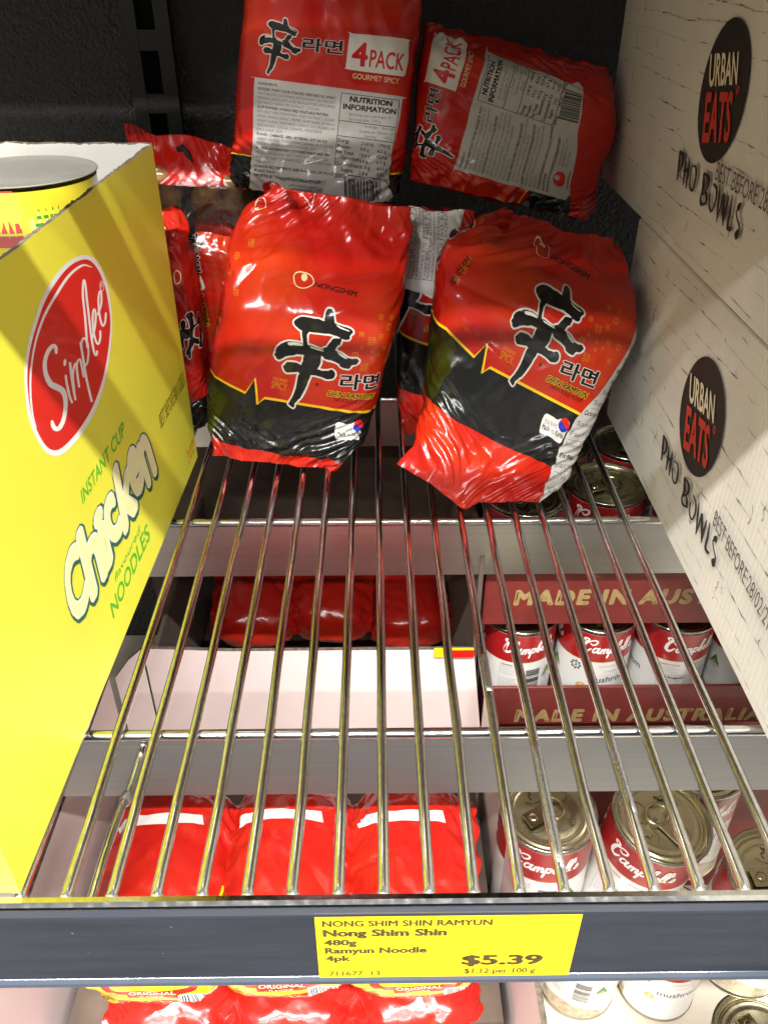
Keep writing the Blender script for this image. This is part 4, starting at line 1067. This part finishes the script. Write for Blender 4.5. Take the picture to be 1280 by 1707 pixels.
build('clear_window', [rel(f.piece(rw, rt, 'film_clear'))], root)
B = Art(); B.M = H_P5
B.poly('print_black', [(286,262),(300,258),(312,268),(318,282),(308,276),(300,268),(290,268)])
build('end_flap', [rel(f.piece(rt, f.Nv-1, 'film_plain'))]+[rel(c) for c in f.lay(B, .00006, 3e-6, .004, (-9, 9, -9, 9))], root)
for k, (cx, cz) in enumerate(((-.033, .035), (.030, .030))):
    n = 40; th_, ph_ = np.meshgrid(np.linspace(0, math.pi, n), np.arange(2*n)*math.pi/n, indexing='ij')
    q = lambda v, e: np.sign(v)*np.abs(v)**e
    P = np.stack([.028*q(np.sin(th_), .7)*q(np.cos(ph_), .7), .020*q(np.sin(th_), .7)*q(np.sin(ph_), .7), .026*q(np.cos(th_), .7)], -1)
    P *= (1+.05*noise3(P, 500, 9+k, 2))[..., None]
    P = P+np.array([cx, .030, cz]); W = P[..., 0:1]*f.X+P[..., 1:2]*f.Y+P[..., 2:3]*f.Z
    i, j = np.meshgrid(np.arange(n-1), np.arange(2*n), indexing='ij'); j2 = (j+1) % (2*n)
    build('noodle_block', [chunk(W.reshape(-1, 3), np.stack([i*2*n+j, (i+1)*2*n+j, (i+1)*2*n+j2, i*2*n+j2], -1).reshape(-1, 4), 'noodle_brown', smooth=True)], root)
f = Film(F_P6, L_P6, R_P6, seed=91, crs=1.7, ncr=80, Nu=110, Nv=110, iters=60, slack=.06, yc=[(0,.01),(.1,.018),(.3,.026),(.8,.03),(.95,.034),(1,.036)], hd=[(0,.002),(.1,.012),(.3,.024),(.8,.024),(.95,.012),(1,.002)])
A = Art(); A.M = H_P6
sin_mark(A, H_P6 @ np.array([[.012, -.075, 352], [.085, .03, 500], [0, 0, 1.]]))
A.ribbon('print_cream', [(288,462),(292,456),(298,462),(298,474),(291,476)], 1.4, 4, True)
A.text('print_darkred', 'NONGSHIM', (294,480), (314,530), (300,478), .02)
A.poly('print_black', [(200,690),(345,668),(345,760),(200,760)])
pack('noodle_pack', f, A, 'crumpled red noodle pack squeezed against the side of the yellow carton', base='film_scarlet', flap='film_plain', f0=.06, group=GP)
f = Film(F_P7, L_P7, R_P7, seed=97, crs=1.4, Nu=110, Nv=100, iters=50, slack=.05, **thin)
A = Art(); A.M = H_P7
A.poly('print_black', [(290,330),(316,372),(330,440),(338,500),(343,570),(346,660),(300,660),(300,560)])
A.poly('print_white', [(326,466),(334,460),(342,480),(338,484),(330,482)], 2)
sin_mark(A, H_P7 @ np.array([[.006, -.030, 338], [.033, .004, 387], [0, 0, 1.]]))
q = ((313,418), (320,456), (329,416)); A.text('print_white', '라면', *q, bold=.07, ref='라면'); A.text('print_black', '라면', *q, bold=.03, ref='라면')
q = ((320,462), (331,512), (331,459)); A.text('print_yellow', 'SHIN RAMYUN', (320,462), (338,545), (332,459), bold=.10, ref='SHIN RAMYUN'); A.text('print_black', 'SHIN RAMYUN', (320,462), (338,545), (332,459), bold=.03, ref='SHIN RAMYUN')
pack('noodle_pack', f, A, 'narrow glimpse of a black and red pack with sideways lettering, left of the upright pack', base='film_red', flap='film_clear', f0=.06, f1=.90, group=GP)

# ------------------------------------------------------------------ the level below: red noodle packs in pale cartons
GL2 = 'red multipacks in the lower cartons'
def multipack(seed, front_label):
    W, Lx, Hh = .128, .0785, .050
    fr = ((0, 0, 0), (0, -1, 0), (1, 0, 0))
    hx, hz = W/2, Lx/2
    Lr = [(-hz-.003, -hx*.80), (-hz*.86, -hx*.93), (-hz*.5, -hx), (hz*.5, -hx), (hz*.86, -hx*.93), (hz+.003, -hx*.80)]
    Rr = [(z, -x) for z, x in Lr]
    return Film(fr, Lr, Rr, seed=seed, Nu=150, Nv=60, ex=3.4, slack=.025, endslack=.07, a=.0016, aend=.004, iters=50, ncr=70, crs=1.5,
      yc=[(0,0),(1,0)], hd=[(0,.010),(.06,.018),(.16,.027),(.35,.031),(.65,.031),(.84,.027),(.94,.018),(1,.010)])
def art_multi(label=True):
    A = Art(); A.M = np.array([[0, .001, 0], [.001, 0, 0], [0, 0, 1.]])        # design in mm: x right, y from the top centre towards the front
    A.quad('label_white', (-34,-34), (20,-34), (22,-26), (-34,-26))
    if label:
        e = [(-41,69),(-36,66),(-10,60),(8,64),(22,58),(34,62),(37,72),(33,84),(12,90),(-8,92),(-25,88),(-41,84)]
        A.poly('print_yellow', e, 4)
        A.poly('print_red', [(-26,67),(-12,63),(5,66),(20,63),(28,70),(25,80),(8,84),(-10,84),(-24,80)], 4)
        A.poly('print_yellow', [(-20,72),(-5,67),(12,68),(24,74),(12,79),(-5,80),(-18,79)], 4)
        A.poly('print_red', [(-13,80),(17,77.5),(18,86),(-12,88)]); A.text('print_cream', 'ORIGINAL', (-11,84.4), (16,82.2), (-11,80.8), .02); A.text('print_cream', 'FLAVOUR', (-5,87.1), (9,86.3), (-5,85.2), .01)
        for k in range(5):
            A.ribbon('print_orange', [(20+3*k,62+k),(22+3*k,66+k),(20+3*k,69),(24+2*k,72)], .7, 4)
            A.ribbon('print_yellow', [(-30+12*k,92),(-27+12*k,95+k%2),(-24+12*k,92.5)], .8, 4)
        for k in range(4):
            A.ribbon('print_yellow', [(-39,81+4.3*k),(-20,82+4.3*k)], 3.4, 0); A.text('print_darkred', ['No Artificial Colours', 'No Preservatives', 'Source of Protein', 'No Added MSG'][k], (-38.5,82.2+4.3*k), (-21,83+4.3*k), (-38.5,80.6+4.3*k), .01)
        A.quad('print_white', (17,83), (38,79), (38,93), (17,97)); bars(A, 'print_black', (17.6,84), (37.6,80.2), (37.6,92.4), (17.6,96.4), 20, 4)
        A.poly('print_yellow', [(-43,10),(-37,12),(-36.5,40),(-38,58),(-43,60)])
    return A
mf = [multipack(101, True), multipack(102, True), multipack(103, True)]
arts = art_multi(), art_multi(False)
XC = (-.134, -.0575, .0225)
proto = []
for k in (0, 1, 2):
    for lab in (0, 1):
        root = pack('instant_noodles', mf[k], arts[lab], 'x', base='film_scarlet', flap='film_scarlet', f0=.07, f1=.93, h=.006, group=GL2, cat='noodle multipack'); proto.append(root)
def put(k, x, y, z, rot, label, first=[True]*6):
    r = proto[k]
    if first[k]: first[k] = False; r.location = (x, y, z); r.rotation_euler = rot; r['label'] = label; return r
    return dup(r, (x, y, z), rot, label)
put(0, -.1345, .0985, -.154, (.03, .02, .02), 'red multipack with yellow edge strip, left end of the front row below')
put(2, -.0575, .1000, -.153, (-.01, 0, -.015), 'red multipack with white seam label, middle of the front row below')
put(4, .0220, .0995, -.154, (.03, -.02, -.02), 'red multipack beside the pale carton wall, right end of the front row below')
put(1, -.133, .102, -.2370, (.02, 0, .03), 'orange-red multipack at the left, peeking out under the price rail')
put(3, -.056, .101, -.2390, (-.02, .03, -.02), 'orange-red multipack in the middle, peeking out under the price rail')
put(5, .0225, .103, -.2365, (.02, 0, .04), 'orange-red multipack at the right, peeking out under the price rail')
put(3, -.128, .480, -.222, (.22, .05, .08), 'dim red multipack in the rear carton, leftmost')
put(3, -.046, .487, -.226, (.10, .03, -.06), 'dim red multipack with white seam in the middle of the rear carton')
put(5, .033, .495, -.245, (.08, 0, .1), 'dark red multipack at the right of the rear carton')
t_ = .0035
fc = empty('pale_carton', 'pale pink open carton under the wire shelf at the front', 'carton', (0, 0, -.3820))
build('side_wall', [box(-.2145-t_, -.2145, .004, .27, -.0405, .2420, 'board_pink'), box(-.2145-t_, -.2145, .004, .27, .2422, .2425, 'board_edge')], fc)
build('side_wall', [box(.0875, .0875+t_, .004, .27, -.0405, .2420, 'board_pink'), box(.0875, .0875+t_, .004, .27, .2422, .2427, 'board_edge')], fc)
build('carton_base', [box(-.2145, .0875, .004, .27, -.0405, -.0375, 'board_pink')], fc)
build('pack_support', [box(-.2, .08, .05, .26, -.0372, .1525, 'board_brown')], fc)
rc = empty('pale_carton', 'pale pink carton behind, its front panel crossed by wire shadows', 'carton', (0, 0, -.3820))
def sheet(name, pts, m, parent, nrm, seed):
    """Thin board whose outline is given in its own plane (x, z) at depth y."""
    tri = np.array(tessellate_polygon([[Vector((p[0], p[2], 0)) for p in pts]])); P = np.array(pts, float); Q = P+np.array(nrm); n = len(P)
    j = np.arange(n); j2 = (j+1) % n
    return build(name, [chunk(P, tri, m), chunk(Q, tri[:, ::-1], m), chunk(np.vstack([P, Q]), np.stack([j, j2, n+j2, n+j], -1), 'board_edge')], parent)
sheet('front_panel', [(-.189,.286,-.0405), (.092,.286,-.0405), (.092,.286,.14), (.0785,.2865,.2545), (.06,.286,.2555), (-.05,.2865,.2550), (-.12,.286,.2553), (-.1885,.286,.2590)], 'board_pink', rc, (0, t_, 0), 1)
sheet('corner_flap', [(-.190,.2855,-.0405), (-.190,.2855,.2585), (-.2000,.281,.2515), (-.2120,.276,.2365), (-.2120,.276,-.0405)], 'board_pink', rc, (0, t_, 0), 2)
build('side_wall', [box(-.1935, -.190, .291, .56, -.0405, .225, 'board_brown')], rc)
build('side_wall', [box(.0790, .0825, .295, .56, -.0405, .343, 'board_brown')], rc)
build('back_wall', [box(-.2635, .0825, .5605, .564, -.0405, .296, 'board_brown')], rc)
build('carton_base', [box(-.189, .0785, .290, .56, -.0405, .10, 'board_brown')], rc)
build('printed_edge', [box(.046, .0780, .2832, .2856, .2495, .2575, 'print_yellow'), box(.058, .0785, .2826, .2831, .2495, .2573, 'print_red')], rc)

# ------------------------------------------------------------------ soup cans and their maroon trays
GC = 'soup cans on the level below'
R0, HC = .033, .101
CAMP = [([(40,52),(34,42),(44,36),(58,44),(40,78),(34,112),(52,122),(74,100)], [8,9,10,12,16,18,14,7]), ([(56,62),(78,44),(100,44),(98,62),(80,74),(68,66)], [6,8,9,9,8,6]),
 ([(112,96),(96,92),(84,112),(92,124),(112,104)], 9), ([(116,90),(108,116),(114,124),(126,112)], 10), ([(130,96),(124,124)], 9), ([(126,108),(140,94),(144,98),(138,124)], 9), ([(140,110),(154,94),(160,98),(154,122),(164,114)], 9),
 ([(176,92),(160,152)], 10), ([(172,104),(186,92),(194,100),(184,120),(172,116)], 9), ([(206,112),(232,56),(222,52),(206,92),(202,118),(212,122),(222,108),(214,98)], 9), ([(228,112),(242,102),(238,94),(230,102),(230,118),(242,120),(252,108)], 9),
 ([(250,112),(276,56),(266,52),(254,90),(250,116),(258,120)], 9), ([(266,112),(292,56),(282,52),(270,90),(266,116),(274,120)], 9), ([(290,72),(296,66),(292,80)], 6), ([(292,118),(304,94),(308,112),(296,122),(288,116)], 9)]
def can_art():
    A = Art(); r = np.random.default_rng(5); per = 2*math.pi*R0
    A.quad('label_red', (0,.066), (per,.066), (per,.0965), (0,.0965)); A.quad('label_gold', (0,.0655), (per,.0655), (per,.066), (0,.066))
    A.poly('label_soup', [(0,.004),(per*.28,.004),(per*.28,.014),(per*.2,.020),(per*.1,.022),(0,.016)], 0)
    third = per/3
    for k in range(3):
        x = k*third+.004
        A.M = np.array([[.000168, 0, x-.002], [0, -.000168, .0975], [0, 0, 1.]])
        for pts, w in CAMP: A.ribbon('label_script', pts, w, 4)
        A.M = np.eye(3)
    def para(x, y, w, n, m='label_grey', h=.0011, gap=.0019):
        for i in range(n):
            s = ' '.join(random.choice(['soup', 'stir', 'milk', 'mushroom', 'heat', 'and', 'water', 'cream', 'salt', 'beef', 'serve', 'until', 'add', 'the']) for _ in range(7))
            A.text(m, s, (x, y-i*gap), (x+w*r.uniform(.75, 1), y-i*gap), (x, y-i*gap+h))
    para(.004, .060, .020, 6); para(.004, .046, .020, 9); para(.0125, .0345, .014, 8); A.poly('label_green', [(.045,.046),(.0505,.056),(.056,.046)]); A.poly('label_gold', [(.0465,.0462),(.0505,.050),(.0545,.0462)]); A.text('label_black', 'AUSTRALIAN', (.0445,.0440), (.0565,.0440), (.0445,.0454), .015); A.text('label_black', 'MADE', (.0475,.0415), (.0535,.0415), (.0475,.0430), .015); para(.045, .039, .013, 6); bars(A, 'label_black', (.028,.030), (.028,.058), (.041,.058), (.041,.030), 22, 9); A.text('label_black', 'Ingredients', (.006,.062), (.016,.062), (.006,.0635), .02)
    
    x = third+.002
    A.ribbon('label_black', [(x+.002+.0035*math.cos(t), .058+.0035*math.sin(t)) for t in np.arange(0, 6.28, .5)], .0008, 2, True); A.text('label_black', '3', (x+.001,.0565), (x+.003,.0565), (x+.001,.0595), .02)
    for q in range(8): A.ellipse('label_black', (x+.002+.0045*math.cos(q*.785), .058+.0045*math.sin(q*.785)), .0008, .0008, 8)
    A.text('label_grey', 'COUNTRY STYLE', (x+.022,.0605), (x+.046,.0605), (x+.022,.0622)); A.text('label_grey', 'cream of', (x+.027,.0545), (x+.044,.0545), (x+.027,.0565))
    A.text('label_black', 'mushroom', (x+.014,.042), (x+.056,.042), (x+.014,.0495), .0); A.ellipse('label_gold', (x+.009,.036), .0040, .0040); A.ellipse('label_white', (x+.009,.036), .0026, .0026); A.text('label_gold', '98', (x+.0075,.0348), (x+.0105,.0348), (x+.0075,.0372), .02)
    x = 2*third+.002
    A.text('label_red', 'DIRECTIONS', (x+.004,.0610), (x+.02,.0610), (x+.004,.0625), .02); A.text('label_red', 'STORAGE DIRECTIONS', (x+.026,.0610), (x+.05,.0610), (x+.026,.0625), .02)
    para(x+.004, .0585, .018, 4); para(x+.026, .0585, .024, 12); A.text('label_black', 'Beef Stroganoff', (x+.006,.046), (x+.026,.046), (x+.006,.0485), .025)
    for s0, s1 in (((.004,.05),(.028,.05)),((.004,.05),(.004,.02)),((.028,.05),(.028,.02))): A.line('label_grey', (x+s0[0], s0[1]), (x+s1[0], s1[1]), .0003)
    para(x+.006, .0435, .020, 10)
    A.poly('label_green', [(x+.046,.020),(x+.051,.029),(x+.056,.020)]); A.poly('label_gold', [(x+.0475,.0202),(x+.051,.0235),(x+.0545,.0202)]); A.text('label_black', 'AUSTRALIAN MADE', (x+.044,.018), (x+.058,.018), (x+.044,.0192), .01)
    return A
cr = empty('soup_can', 'x', 'soup can', group=GC)
build('can_body', [lathe([(0,.0012), (R0-.004,.0012), (R0-.0025,.0004), (R0-.0006,0), (R0+.0006,.0008), (R0+.0006,.0022), (R0-.0005,.0034), (R0-.0005,HC-.0040), (R0+.0008,HC-.0028), (R0+.0011,HC-.0014), (R0+.0008,HC-.0004), (R0-.0002,HC), (R0-.0012,HC-.0006)], 'can_steel')], cr)
lb = lathe([(R0,.0038), (R0,HC-.0044)], 'label_white')
build('label', [lb]+lay(can_art(), cyl(R0), .00008, 3e-6, .0035), cr)
prof = [(R0-.0012,HC-.0006), (R0-.0018,HC-.0030), (R0-.0026,HC-.0040), (R0-.0042,HC-.0040), (R0-.0050,HC-.0030), (R0-.0062,HC-.0030), (R0-.0070,HC-.0036), (R0-.0095,HC-.0038), (R0-.0102,HC-.0033), (R0-.0112,HC-.0037), (.012,HC-.0040), (.0,HC-.0041)]
r_ = np.random.default_rng(8); lidc = [lathe(prof, 'can_gold', 72)]
LA = Art()
for a0 in (0.4, 1.9, 3.6, 4.8):
    c_ = np.array([.014*math.cos(a0), .014*math.sin(a0)]); n = 14
    LA.ribbon('can_scribble', c_+np.cumsum(r_.normal(0, .0018, (n, 2)), 0)*.8, .0005, 4)
    LA.ribbon('can_scribble', [c_+(.006*math.cos(t)*1.3, .004*math.sin(t)) for t in np.linspace(0, 4, 9)], .0004, 3)
lidc += lay(LA, flat((0,0,HC-.0036), (1,0,0), (0,1,0)), .00012, 4e-6, normals=False)
lid = build('lid', lidc, cr)
a = np.linspace(0, 2*math.pi, 29)
ring = tube(np.c_[.0075*np.cos(a)-.004, .0092*np.sin(a)*.95, np.full(29, HC-.0014)], .0010, 'can_ring', 8, False)
tab = [ring, box(.0015, .0185, -.0062, .0062, HC-.0026, HC-.0017, 'can_ring', .0004), lathe([(.0034,HC-.0016), (.0032,HC-.0008), (.0022,HC-.0004), (0,HC-.0005)], 'can_ring', 20)]
tab[2]['V'] = tab[2]['V']+np.array([.0125, 0, 0])
build('ring_pull', tab, lid)
CN = [0]
def can(x, y, z, ang, label, tilt=(0, 0)):
    """z of the lid's rim."""
    rot = (Matrix.Rotation(tilt[1], 3, 'Y') @ Matrix.Rotation(tilt[0], 3, 'X') @ Matrix.Rotation(ang, 3, 'Z')).to_euler()
    loc = (x, y, z-HC)
    if CN[0] == 0: cr.location = loc; cr.rotation_euler = rot; cr['label'] = label
    else: dup(cr, loc, rot, label)
    CN[0] += 1
def face(design_x): return -math.pi/2-design_x/R0          # turns design_x towards the viewer
PER = 2*math.pi*R0
can(.117, .149, -.146, face(.036), 'soup can with shining lid beside the pale carton wall, front row')
can(.1835, .150, -.143, face(.186), 'soup can with ring pull to the right, second in the front row', (.10, .09))
can(.2535, .106, -.150, face(.05), 'soup can at the right edge of the frame, close behind the rail', (.05, .05))
can(.2365, .193, -.150, face(.03), 'soup can half hidden behind the ring pull can')
can(.1035, .166, -.3205, face(.035), 'white soup can standing under the price rail against the carton wall')
can(.175, .170, -.3205, face(.043), 'soup can with bar code and green triangle, seen under the price rail', (.0, .05))
can(.2450, .168, -.3205, face(PER/3+.03), 'white soup can under the price rail with a soup picture')
can(.2640, .058, -.2790, face(PER/3+.02), 'lowest soup can with gold lid at the bottom right corner')
for i, (x, lab, d) in enumerate(((.126, 'soup can with printed columns, leftmost in the maroon tray', .024), (.1955, 'soup can saying mushroom in the middle of the maroon tray', PER/3+.026), (.2655, 'soup can with recipe text, right of the mushroom can', 2*PER/3+.024), (.335, 'soup can cut off by the pale carton at the tray end', PER/3+.02))):
    can(x, .347, -.135, face(d), lab)
can(.121, .352, -.018, face(.02), 'dim soup can in the upper tray, under the torn flap')
can(.190, .367, -.018, face(.04), 'dim soup can in the upper tray, beside the carton')
can(.258, .345, -.018, face(.01), 'dim soup can in the upper tray behind the carton corner')
can(.155, .432, -.018, face(.06), 'dim soup can in the second row of the upper tray, left')
can(.226, .436, -.018, face(.02), 'dim soup can in the second row of the upper tray, right')
def tray(name, y, z0, ht, x0, tx, label, cap):
    root = empty(name, label, 'tray', (x0, y, z0), group='maroon can trays'); W, D = .34, .17
    A = Art(); s = 'MADE IN AUSTRALIA'
    A.text('board_tan', s, (tx-x0, cap), (tx-x0+.222, cap), (tx-x0, cap+.0150), .055, .10, sp=1.18)
    build('front_wall', [box(0, W, 0, .003, 0, ht, 'board_maroon', .0008)]+lay(A, flat((0,0,0), (1,0,0), (0,0,1)), .0001, 4e-6, normals=False), root)
    build('side_wall', [box(.0002, .0032, .0032, D, .0005, ht*.9, 'board_maroon')], root)
    build('back_wall', [box(0, W, D+.0002, D+.0032, 0, ht, 'board_maroon')], root)
    build('tray_base', [box(.0034, W, .0032, D, .0005, .0025, 'board_maroon')], root)
    return root
tray('can_tray', .308, -.1200, .064, .0865, .112, 'upper maroon tray with tan lettering, partly behind the steel band', .022)
tray('can_tray', .306, -.2385, .047, .0935, .124, 'lower maroon tray with tan lettering, holding three clear cans', .004)
tray('can_tray', .2600, -.4220, .1685, .0960, .124, 'lowest maroon tray behind the loose cans, its lettering hidden', .03)

# ------------------------------------------------------------------ stock added unseen on the shelf overhead, sized to shape the shade below
def shade_stock(x0, x1, y0, y1, ht, label):
    o = build('shade_carton', [box(0, x1-x0, 0, y1-y0, 0, ht, 'carton_board', .002)], None, (x0, y0, .4503))
    return tag(o, label, 'carton')
shade_stock(.020, .55, -.003, .56, .25, 'unseen pale carton added overhead to shade the goods below, right half')
shade_stock(-.085, .018, .105, .56, .25, 'unseen pale carton added overhead to shade the goods below, in the middle')
shade_stock(-.52, -.123, .30, .56, .22, 'unseen pale carton added overhead to shade the goods below, set back at the left')
